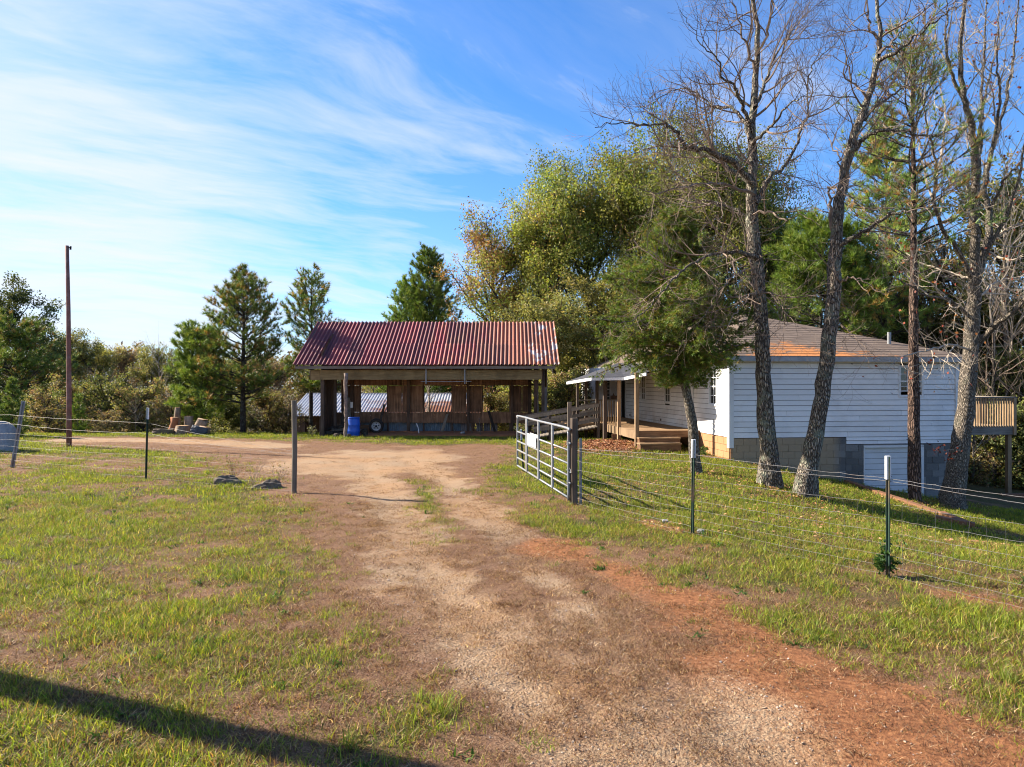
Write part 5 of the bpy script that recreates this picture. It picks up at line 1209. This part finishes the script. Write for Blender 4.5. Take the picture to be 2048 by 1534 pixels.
PINEB = np.array([(.17, .26, .035), (.13, .21, .035), (.23, .28, .05)])
def pine(seed, name, label, x, y, h, crown0, rmax, profile, r0=.11, dens=1.0, cols=PINE, tn=16, L=.2, w=.011, bark='barkdark', top=.1, lean=0, group=None, upb=.55):
    T = Tree(seed); r = T.r; z = tzs(x, y)-.2; base = (x, y, z); t = thing(name, label, 'tree', base, 0, group)
    tr = [(x, y, z), (x+lean*.3, y, z+h*.35), (x+lean*.6+.03, y, z+h*.7), (x+lean, y, z+h)]
    tp = smooth(tr, 24); T.put(tp, np.interp(np.linspace(0, 1, 24), [0, 1], [r0, .012]), 0)
    mb = MB(); zc = crown0
    TP, TD = [], []
    while zc < 1:
        k = int(r.integers(3, 6)); rr = rmax*profile(zc)
        for i in range(k):
            a = r.random()*6.283; l = rr*r.uniform(.65, 1.15)
            if l < .15: l = .15
            d = unit(np.array([math.cos(a), math.sin(a), upb*(.4+1.3*(zc-crown0)/(1-crown0))+r.normal(0, .12)]))
            j = min(int(zc*23), 22); g = zc*23-j; p = tp[j]*(1-g)+tp[j+1]*g
            n = max(4, int(l/.22)); n = min(n, 14); pts = T.walk(p, d, l, n, .09, .35); rb = max(.008, .028*l/2); T.put(pts, np.linspace(rb, .005, n+1), 1)
            nsub = int(l*4.2*dens)
            for q in range(nsub):
                f = r.uniform(.3, 1); kk = min(int(f*n), n-1); b = pts[kk]; dd = unit(pts[kk+1]-pts[kk]); sd = unit(np.cross(dd, (0, 0, 1))*r.choice([-1, 1])+dd*.9+np.array([0, 0, r.uniform(-.1, .5)]))
                ls = l*.34*r.uniform(.4, 1)*(1.2-f*.7)+.08; sp_ = T.walk(b, sd, ls, 3, .12, .3); T.put(sp_, np.linspace(.008, .004, 4), 3)
                for s_ in (1, 2, 3):
                    if s_ == 3 or r.random() < .75: TP.append(sp_[s_]); TD.append(unit(sp_[s_]-sp_[s_-1])+np.array([0, 0, .25]))
            TP.append(pts[-1]); TD.append(unit(pts[-1]-pts[-2]))
        zc += r.uniform(.018, .034)/max(dens, .5)*(7.5/h if h > 3 else 2)
    for q in np.linspace(.9, 1, 8): TP.append(tp[min(int(q*23), 23)]); TD.append(np.array([0, 0, 1.]))
    needles(mb, np.array(TP), np.array(TD), r, tn, L, w, .62, cols)
    finish(t, T, M[bark], M['barkdark'], mb, M['needle'], base); return t
pro = lambda c0, p=.8: (lambda f: max(0.05, (1-f)/(1-c0))**p)
def PXg(u, D): return (u-1024)/F*D
# pines around the yard
def bigp(f): return .35+.65*(1-f)**.75 if f < .75 else .75*(1-f)**.6
pine(201, 'pine_tree', 'big full pine tree left of the red roofed shed', PXg(486, 33), 33, 8.1, .20, 3.1, bigp, .15, 1.15, PINE, 17, .23, .012, upb=.42)
pine(202, 'pine_tree', 'slimmer pine tree rising just left of the shed roof edge', PXg(622, 34.5), 34.5, 8.0, .30, 1.85, lambda f: .45+.55*math.sin(min(1, (f-.25)*1.5)*math.pi) if f < .93 else .5, .12, 1.05, PINE, 15, .21, .011)
pine(203, 'pine_tree', 'pine tree whose pointed top shows above the middle of the red roof', PXg(858, 51), 51, 14.6, .15, 3.6, pro(.15, .42), .16, 1.2, np.vstack([PINE[:3], PINEB]), 16, .24, .014)
pine(213, 'pine_tree', 'lower pine tree standing left of the pointed pine behind the red roof', PXg(818, 52), 52, 12.9, .15, 3.6, pro(.15, .5), .14, 1.2, np.vstack([PINE[:3], PINEB]), 16, .24, .014)
pine(204, 'pine_tree', 'young light green pine tree behind the stump pile', PXg(402, 33.5), 33.5, 4.9, .16, 1.5, lambda f: .6+.5*math.sin(f*3), .06, 1.5, np.vstack([PINEB, PINE[1:3]]), 17, .24, .013)
pine(205, 'pine_sapling', 'small bright green pine sapling right of the reddish pole', PXg(161, 32), 31.8, 1.9, .03, .62, pro(.03, 1.15), .03, 1.3, PINEB, 14, .17, .009)
pine(206, 'pine_sapling', 'bushy green conical sapling between the grey cover and the pole', PXg(24, 29), 29, 2.5, .03, .85, pro(.03, .85), .04, 1.6, PINE[:3]*1.1, 16, .15, .009)
pine(207, 'pine_tree', 'broad green pine tree at the left edge behind the grey cover', PXg(32, 42), 42, 7.5, .22, 3.4, lambda f: .35+.65*math.sin(min(math.pi*.98, math.pi*(f*.8+.2))), .2, 1.0, PINE*1.1, 16, .30, .018, upb=.3)
pine(208, 'pine_tree', 'tall slender reddish trunked pine tree in front of the basement door', 10.93, 19.0, 12.6, .48, 2.3, lambda f: .4+.6*math.sin(min(math.pi*.97, math.pi*(f-.35)*1.5)), .175, .62, np.vstack([PINE[:4], [(.34, .20, .08), (.30, .2, .1)]]), 11, .24, .009, 'barkpine', lean=-.1)
pine(209, 'pine_tree', 'green pine tree directly behind the roof and leaning bare tree', PXg(1640, 34), 34, 11.5, .40, 2.9, lambda f: .4+.6*math.sin(min(math.pi*.97, math.pi*(f-.2)*1.2)), .16, 1.0, PINEB*.8, 15, .36, .015, upb=.15)
pine(210, 'pine_tree', 'dark pine tree partly hidden behind the sweetgum at right', PXg(1772, 33), 33, 17, .35, 3.0, pro(.35, .55), .17, .9, PINE, 14, .32, .016)

def cedar():
    D = 17.3; T = Tree(301); r = T.r
    tr = ground_pts(PX([(1396, 948), (1388, 900), (1385, 850), (1376, 800), (1365, 745), (1361, 700), (1357, 620), (1353, 540), (1350, 470), (1350, 420)], D, D))
    base = tr[0]; t = thing('cedar_tree', 'dark green cedar tree with twisted trunk in front of the house front wall', 'tree', base)
    p = smooth(tr, 40); T.put(p, np.interp(np.linspace(0, 1, 40), [0, .06, .3, .55, 1], [.19, .13, .115, .085, .015]), 0)
    TP, TD = [], []
    for i in range(250):
        f = r.uniform(.40, .99); j = min(int(f*39), 38); b = p[j]; zz = b[2]
        rr = np.interp(zz, [2.4, 2.8, 3.3, 3.9, 4.6, 5.4, 6.3], [.8, 2.0, 2.75, 2.5, 1.85, 1.2, .3]); a = r.random()*6.283
        if math.cos(a) > .2: rr *= .96 if zz < 3.9 else .85
        l = rr*r.uniform(.5, 1.08); d = unit(np.array([math.cos(a), math.sin(a), r.uniform(.15, .45)])); n = 9
        pts = T.walk(b, d, l, n, .10, -.42); T.put(pts, np.linspace(max(.008, .02*l), .004, n+1), 1)
        for q in range(int(7+l*15)):
            g = r.uniform(.22, 1); kk = min(int(g*n), n-1); s0 = pts[kk]; dd = unit(pts[kk+1]-pts[kk]); sd = unit(dd*.8+r.normal(0, .55, 3)+np.array([0, 0, -.05])); sl2 = r.uniform(.12, .38)
            for e in np.linspace(.25, 1, 4): TP.append(s0+sd*sl2*e+r.normal(0, .02, 3)); TD.append(sd+np.array([0, 0, -.15]))
    TP, TD = np.array(TP), np.array(TD); k = (TP[:, 2] > 2.05+.2*fbm(TP[:, 0]*2, TP[:, 1]*2)); TP, TD = TP[k], TD[k]
    mb = MB(); cols = np.array([(.12, .20, .03), (.17, .26, .04), (.24, .30, .05), (.12, .16, .035), (.28, .22, .06)])
    needles(mb, TP, TD, r, 13, .085, .0065, .75, cols)
    finish(t, T, M['barkgum'], M['twig'], mb, M['needle'], base); print('cedar', mb.n)
cedar()

OAKG = np.array([(.20, .24, .045), (.25, .28, .055), (.14, .19, .04), (.32, .30, .08), (.27, .19, .07)])
OAKR = np.array([(.32, .15, .07), (.40, .22, .09), (.24, .14, .06), (.35, .27, .08), (.2, .2, .06)])
OLIVE = np.array([(.21, .22, .07), (.27, .26, .08), (.16, .18, .06), (.33, .27, .11)])
BROWN = np.array([(.22, .13, .075), (.28, .19, .11), (.19, .14, .10), (.16, .15, .07)])
DARKG = np.array([(.09, .125, .035), (.12, .15, .045), (.15, .16, .05)])
protos = {}
def leafy_mesh(key, h, rad, cols, nleaf, ls, seed, c0=.28, gap=.5, trunk_r=.16, fork=.35):
    """canopy built from real limbs with leaf clusters on their twigs; returns the three meshes"""
    T = Tree(seed); r = T.r
    tr = [(0, 0, -.3), (r.normal(0, .1), r.normal(0, .1), h*.3), (r.normal(0, .25), r.normal(0, .25), h*.62), (r.normal(0, .3), r.normal(0, .3), h*.88)]
    p = smooth(tr, 16); T.put(p, np.linspace(trunk_r, .03, 16), 0)
    clus = []
    for i in range(int(34*gap/.5)):
        f = r.uniform(c0, 1.0); j = min(int(f*15), 14); b = p[j]; a = i*2.4+r.normal(0, .3); fr = (f-c0)/(1-c0)
        out = rad*(.50+.65*math.sin(math.pi*min(1, .16+fr*.70)))*r.uniform(.4, 1.12)
        d = unit(np.array([math.cos(a), math.sin(a), .35+fr*1.1])); pts = T.walk(b, d, out, 8, .12, .35); T.put(pts, np.linspace(max(.02, .02*out), .012, 9), 1)
        for q in range(7):
            g = r.uniform(.3, 1); kk = min(int(g*8), 7); sd = unit(unit(pts[kk+1]-pts[kk])*.6+r.normal(0, .7, 3)); sp_ = T.walk(pts[kk], sd, rad*.30*r.uniform(.4, 1), 4, .15, .25); T.put(sp_, np.linspace(.016, .006, 5), 2)
            for s_ in (2, 3, 4): clus.append(sp_[s_])
        clus.append(pts[-1])
    clus = np.array(clus); m = len(clus); sz = rad*.105*r.uniform(.4, 1.5, m); wgt = sz**2; k = r.choice(m, nleaf, p=wgt/wgt.sum())
    off_ = r.normal(0, 1, (nleaf, 3)); off_ /= np.linalg.norm(off_, axis=1)[:, None]; off_ *= (r.random(nleaf)**.5)[:, None]*1.25
    pp = clus[k]+off_*sz[k][:, None]*np.array([1, 1, .8]); ck = r.integers(0, len(cols), m)
    ci = np.where(r.random(nleaf) < .8, ck[k], r.integers(0, len(cols), nleaf)); br_ = r.uniform(.6, 1.4, m); c = cols[ci]*br_[k][:, None]*r.uniform(.75, 1.3, (nleaf, 1))
    mb = MB(); leaves(mb, pp, ls*r.uniform(.7, 1.3, nleaf), ls*.55, c, r)
    return (T.big.mesh('trunk', M['barkdark'], True) if T.big.v else None, T.small.mesh('branches', M['barkdark']), mb.mesh('crown', M['leaf']))
def place(key, name, label, cat, u, top, D, width=None, group=None, sink=0, rz=0, x=None):
    h0, rad0, ms = protos[key]; x = PXg(u, D) if x is None else x; z = tzs(x, D); ztop = H-(top-767)/F*D; h = ztop-z
    s = h/h0; sw = (width/2/F*D)/rad0 if width else s
    t = thing(name, label, cat, (x, D, z), rz, group); t.scale = (sw, sw, s)
    for nm, me in zip(('trunk', 'branches', 'crown'), ms):
        if me is None: continue
        o = link(nm, me, t)
        if nm != 'trunk': o['kind'] = 'stuff'
    return t
def proto(key, h, rad, cols, nleaf, ls, seed, **k): protos[key] = (h, rad*1.05, leafy_mesh(key, h, rad, cols, nleaf, ls, seed, **k))
proto('oakA', 13.5, 5.2, OAKG, 72000, .068, 401, c0=.12, gap=.8, trunk_r=.22)
proto('oakB', 15, 6.6, np.vstack([OAKG[:3]*.9, OLIVE[1:2], OAKG[3:4]]), 78000, .068, 402, c0=.2, gap=.8, trunk_r=.3)
proto('russet', 11, 3.6, OAKR, 20000, .065, 403, c0=.15, gap=.6)
proto('olive1', 10, 3.8, OLIVE, 32000, .075, 404, c0=.1)
proto('olive2', 11, 4.2, np.vstack([OLIVE, OAKG[3:4]]), 32000, .075, 405, c0=.1)
proto('dark1', 9, 3.6, DARKG, 32000, .075, 406, c0=.08)
proto('brown1', 9, 3.4, BROWN, 17000, .075, 407, c0=.1)
proto('bush1', 3, 2.0, np.vstack([OLIVE, BROWN[:2]]), 9000, .065, 408, c0=.02, trunk_r=.05)
proto('bush2', 3, 2.0, np.vstack([BROWN, OAKR[3:]]), 5500, .06, 409, c0=.02, trunk_r=.05)
proto('bush3', 3, 2.0, np.vstack([DARKG, OLIVE[:2]]), 9000, .065, 410, c0=.02, trunk_r=.05)
# tall trees behind the sheds and the house
place('oakA', 'oak_tree', 'olive oak tree showing just right of the red roof ridge', 'tree', 1085, 425, 46, 380)
place('oakB', 'oak_tree', 'olive oak tree between the red roof and the cedar', 'tree', 1185, 372, 47, 440, rz=1.2)
place('oakA', 'oak_tree', 'tall oak tree with thinner crown above the porch roof', 'tree', 1300, 335, 45, 420, rz=3.1)
place('oakB', 'oak_tree', 'tallest leafy oak tree directly behind the cedar top', 'tree', 1415, 312, 42, 440, rz=2)
place('oakA', 'oak_tree', 'darker oak tree at the right shoulder of the oak row', 'tree', 1510, 385, 41, 330, rz=5)
place('russet', 'oak_tree', 'russet brown leafed oak tree just above the right end of red roof', 'tree', 985, 455, 47, 270)
place('olive1', 'leafy_tree', 'green yellow tree between red roofed shed and porch', 'tree', 1110, 610, 38, 300, rz=1)
place('olive2', 'leafy_tree', 'olive tree directly behind the porch roof', 'tree', 1215, 560, 40, 300, rz=3)
place('dark1', 'leafy_tree', 'dark green tree low behind the cedar', 'tree', 1320, 560, 37, 330)
# left wood edge
place('dark1', 'leafy_tree', 'dark crowned tall tree at the far left above the broad pine', 'tree', 8, 603, 56, 250, rz=1)
place('olive1', 'leafy_tree', 'olive tree behind the reddish pole', 'tree', 128, 676, 60, 190, rz=4)
place('olive2', 'leafy_tree', 'rounded green tree left of the wood edge dip', 'tree', 196, 700, 62, 170, rz=2)
place('brown1', 'leafy_tree', 'brown leaved tree in the left wood edge', 'tree', 244, 702, 64, 110, rz=1)
place('olive1', 'leafy_tree', 'dull green tree in front of the bare treetops', 'tree', 300, 705, 58, 150, rz=5)
place('dark1', 'leafy_tree', 'dark green tree behind the young pine', 'tree', 372, 740, 56, 170, rz=2)
place('olive2', 'leafy_tree', 'olive tree behind the big pine', 'tree', 450, 730, 60, 190, rz=5)
place('brown1', 'leafy_tree', 'brownish tree between the big pine and the slim pine', 'tree', 545, 720, 58, 160, rz=3)
place('olive1', 'leafy_tree', 'dull green tree behind the silver shed roof', 'tree', 650, 735, 60, 200, rz=2.2)
place('olive2', 'leafy_tree', 'green tree seen through the left shed opening', 'tree', 760, 745, 57, 200, rz=2)
place('russet', 'leafy_tree', 'reddish tree seen through the middle shed opening', 'tree', 880, 730, 58, 190, rz=2)
place('olive1', 'leafy_tree', 'yellow green tree seen through the right shed opening', 'tree', 985, 720, 52, 210, rz=.7)
place('brown1', 'leafy_tree', 'brown tree at the left edge below the broad pine', 'tree', 66, 735, 54, 190, rz=2)
# right side wood
for a in [('olive2', 'olive tree at the upper right behind the sweetgum', 2010, 395, 33, 420, 1), ('brown1', 'brown leaved tree behind the right end of the house roof', 1880, 500, 36, 330, 2), ('olive1', 'green brown tree at the right edge above the balcony', 2090, 560, 31, 360, 3),
          ('dark1', 'dark green tree above the balcony railing', 1985, 600, 34, 330, 4), ('brown1', 'brown tree behind the leaning bare tree', 1715, 520, 39, 330, 5), ('olive1', 'thin olive tree behind the roof peak', 1580, 470, 44, 260, 2.5), ('dark1', 'dark tree seen between the pine trunk and the house roof', 1800, 590, 36, 300, 1.5)]:
    place(a[0], 'leafy_tree', a[1], 'tree', a[2], a[3], a[4], a[5], rz=a[6])
# shrubs
for i, a in enumerate([('bush2', 'dry beige leaved shrub right of the pine sapling', 212, 826, 31.8, 95), ('bush3', 'dark shrub at the left edge of the lawn', 70, 800, 34, 120), ('bush2', 'reddish brown shrub left of the reddish pole', 92, 790, 33, 120), ('bush1', 'dull shrub behind the reddish pole', 140, 785, 36, 130),
          ('bush3', 'shadowy shrub behind the dry beige shrub', 235, 780, 36, 140), ('bush1', 'tangled shrub behind the left green fence post', 290, 790, 35, 130), ('bush2', 'brown shrub under the young pine', 350, 800, 35, 120), ('bush3', 'dark shrub under the big pine', 450, 805, 36, 140), ('bush1', 'shrub right of the big pine trunk', 530, 800, 36, 120),
          ('bush2', 'brown shrub beside the silver roofed shed corner', 575, 820, 36.5, 90), ('bush3', 'green shrub behind the right end of the red roofed shed', 1085, 790, 34, 150), ('bush1', 'shrub left of the ramp rails', 1130, 780, 34, 150), ('bush1', 'yellow green shrub seen under the porch roof', 1195, 770, 33.5, 150),
          ('bush3', 'dark shrub behind the balcony support post', 2030, 840, 29, 200), ('bush1', 'olive shrub under the balcony', 1960, 860, 30, 170), ('bush2', 'brown shrub under the balcony at the sweetgum trunk', 1930, 900, 29, 130), ('bush3', 'dark shrub at the right edge below the balcony', 2080, 870, 28.5, 160), ('bush1', 'shrub seen through the right shed opening', 980, 800, 36, 100),
          ('bush3', 'tall dark shrub right of the balcony corner post', 2060, 760, 30, 200), ('bush1', 'shrub just behind the balcony railing', 1990, 790, 31, 200)]):
    place(a[0], 'shrub', a[1], 'shrub', a[2], a[3], a[4], a[5], rz=i*1.3)
# bare and half-bare trees of the wood edge
def bare_proto(seed, h, n, rad, m, pale=False):
    T = Tree(seed); r = T.r; tr = [(0, 0, -.3), (r.normal(0, .15), 0, h*.35), (r.normal(0, .2), r.normal(0, .2), h*.7), (r.normal(0, .2), 0, h)]
    cfg = dict(seg=.4, gn=.13, up=.3, lv=[dict(n=n, L=h*.3, r=.035, ang=(25, 60), f0=.25), dict(n=1.3, L=h*.15, r=.016, ang=(25, 60), f0=.2), dict(n=2.0, L=h*.08, r=.010, ang=(25, 60), f0=.1)])
    T.line(tr, [rad, rad*.7, rad*.4, .02], 16, cfg, wob=.03)
    return [T.big.mesh('trunk', m, True), T.small.mesh('crown', M['twig_pale'] if pale else M['twig'])]
bp = [bare_proto(501, 9, 2.6, .10, M['barkL'], True), bare_proto(502, 11, 2.4, .13, M['barkdark']), bare_proto(503, 10, 2.6, .12, M['barkgum'], True)]
BT = [(0, 318, 672, 55, 'bare grey tree with fine twigs above the left fence post'), (1, 350, 690, 56, 'bare tree left of the young pine'), (0, 372, 668, 57, 'tallest bare twiggy tree left of the big pine'), (2, 255, 770, 38, 'pale branched bare bush behind the dry shrub'), (0, 290, 765, 36, 'tangled pale bare tree behind the left green fence post'), (2, 330, 780, 35, 'pale bare branches left of the stump pile'), (1, 180, 730, 45, 'grey bare tree right of the reddish pole'), (0, 215, 745, 44, 'thin bare tree in the shade of the left wood'), (2, 560, 770, 40, 'bare tree behind the slim wooden post'),
      (1, 745, 720, 50, 'dark bare tree behind the left shed opening'), (2, 860, 725, 39, 'forked bare tree in the middle shed opening'), (1, 1700, 500, 37, 'dark trunked bare tree above the roof beside the leaning tree'), (2, 1750, 540, 35, 'grey bare tree above the house roof'), (0, 1790, 470, 36, 'pale bare tree behind the slender pine'), (1, 1860, 560, 33, 'dark bare tree behind the roof vent pipe'), (2, 2010, 300, 30, 'pale bare tree at the upper right edge'), (0, 1610, 400, 42, 'fine twigged bare tree between the two large bare trunks'),
      (1, 1990, 520, 29, 'dark bare tree over the balcony'), (1, 2065, 470, 29, 'bare tree at the right edge above the balcony corner'), (2, 120, 800, 33.5, 'pale bare bush left of the reddish pole'), (0, 270, 790, 33.5, 'pale bare bush between the dry shrub and the left green post'), (2, 245, 745, 40, 'grey tangle of branches left of the left green post'), (2, 320, 760, 37, 'pale forked bare tree just right of the left green post'), (0, 1945, 780, 28.5, 'pale bare sapling under the balcony'), (1, 1560, 560, 34, 'dark bare tree behind the roof peak'), (2, 1650, 560, 36, 'pale bare tree behind the house ridge'), (0, 1250, 470, 46, 'bare grey crown showing through the oak leaves'), (1, 1180, 430, 47, 'dark branched bare tree inside the oak row')]
for i, (k, u, top, D, lb) in enumerate(BT):
    x = PXg(u, D); z = tzs(x, D); h = H-(top-767)/F*D-z; h0 = (9, 11, 10)[k]; t = thing('bare_tree', lb, 'tree', (x, D, z), i*1.7); s = h/h0/1.12; t.scale = (s, s, s)
    if h < 7: t.scale = (s*1.4, s*1.4, s)
    a = link('trunk', bp[k][0], t); b = link('crown', bp[k][1], t); b['kind'] = 'stuff'
# far wood that reads as one mass
def far_wood():
    r = np.random.default_rng(77); mb = MB(); n = 120000
    a = r.uniform(R(-50), R(50), n); D = r.uniform(68, 110, n); x = np.sin(a)*D*1.25; y = np.cos(a)*D; top = 7.0+3.5*fbm(x, y, .09, 3)+2.5*(fbm(x, y, .4, 2)-.5)
    z = tz(x, y)+top*(1-r.random(n)**2.0*1.0)*r.uniform(.9, 1.05, n)
    cols = np.vstack([OLIVE, DARKG, BROWN])*.9; ck = (fbm(x, y, .15, 2)*len(cols)*1.6).astype(int) % len(cols); leaves(mb, np.stack([x, y, z], -1), r.uniform(.10, .24, n), .14, cols[ck]*r.uniform(.7, 1.3, (n, 1)), r)
    o = mb.obj('far_wood', M['leaf']); tag(o, 'distant mixed woodland closing the view behind the trees', 'woodland', kind='stuff')
    # undergrowth behind the crest and under the trees at right
    mb = MB(); n = 52000; a = r.random(n); x = np.where(a < .55, r.uniform(-32, 8, n), r.uniform(12, 34, n)); y = np.where(a < .55, r.uniform(34.2, 44, n), r.uniform(27.5, 36, n)); k = ~((x > -14.5) & (x < 1) & (y < 49)); x, y = x[k], y[k]; n = len(x)
    hgt = .5+2.4*np.clip(fbm(x, y, .55, 4)-.25, 0, 1); z = tz(x, y)+hgt*r.random(n)**.8
    cols = np.vstack([OLIVE*.8, DARKG, BROWN]); ck = (fbm(x+5, y, .9, 2)*len(cols)*1.9).astype(int) % len(cols); leaves(mb, np.stack([x, y, z], -1), r.uniform(.04, .09, n), .04, cols[ck]*r.uniform(.6, 1.3, (n, 1)), r)
    o = mb.obj('undergrowth', M['leaf']); tag(o, 'dense brown and green undergrowth at the foot of the wood', 'undergrowth', kind='stuff')
far_wood()
# small plants
def twiggy(seed, x, y, h, n, name, label, cat, leafcol=None, nl=0, ls=.02):
    T = Tree(seed); r = T.r; z = tzs(x, y)-.03; t = thing(name, label, cat, (x, y, z))
    for i in range(n):
        d = unit(np.array([r.normal(0, .35), r.normal(0, .35), 1])); T.branch(np.array([x, y, z]), d, h*r.uniform(.6, 1), .006, 0, dict(seg=.06, gn=.12, up=.1, lv=[dict(n=9, L=h*.4, r=.003, ang=(25, 60), f0=.25), dict(n=9, L=h*.2, r=.002, ang=(25, 60))]))
    mb = None
    if nl:
        mb = MB(); tips = np.array([q[-1] for q in T.tips]+[q[1] for q in T.tips]); k = r.integers(0, len(tips), nl); leaves(mb, tips[k]+r.normal(0, .02, (nl, 3)), ls, ls*.6, np.array(leafcol)[r.integers(0, len(leafcol), nl)], r)
    finish(t, T, M['twig'], M['twig'], mb, M['leaf'], (x, y, z))
x, y = G(505, 970); twiggy(601, x, y, .62, 4, 'dead_shrub', 'dead leafless twiggy shrub behind the two half sunk blocks', 'shrub')
x, y = G(470, 960); twiggy(611, x, y, .5, 5, 'dead_shrub', 'low dry brush clump behind the left half sunk block', 'shrub', [(.3, .16, .07), (.22, .2, .06)], 90, .02)
x, y = G(556, 966); twiggy(612, x, y, .55, 5, 'dead_shrub', 'dry brush clump between the right half sunk block and slim post', 'shrub', [(.3, .16, .07), (.22, .2, .06)], 60, .02)
twiggy(602, 4.27, 8.02, .36, 7, 'weed_clump', 'leafy green weed clump at the foot of the second green fence post', 'weed', [(.04, .11, .02), (.07, .15, .03)], 420, .022)
x, y = PXg(1402, 20.6), 20.6; twiggy(603, x, y, .42, 5, 'small_bush', 'small green bush by the house front corner and deck', 'bush', [(.08, .13, .03), (.12, .16, .04)], 320, .03)
x, y = PXg(636, 28.9), 28.9; twiggy(604, x-.25, y, .5, 6, 'weed_clump', 'pale flowering weed at the left shed post', 'weed', [(.4, .38, .28), (.2, .22, .06)], 220, .025)
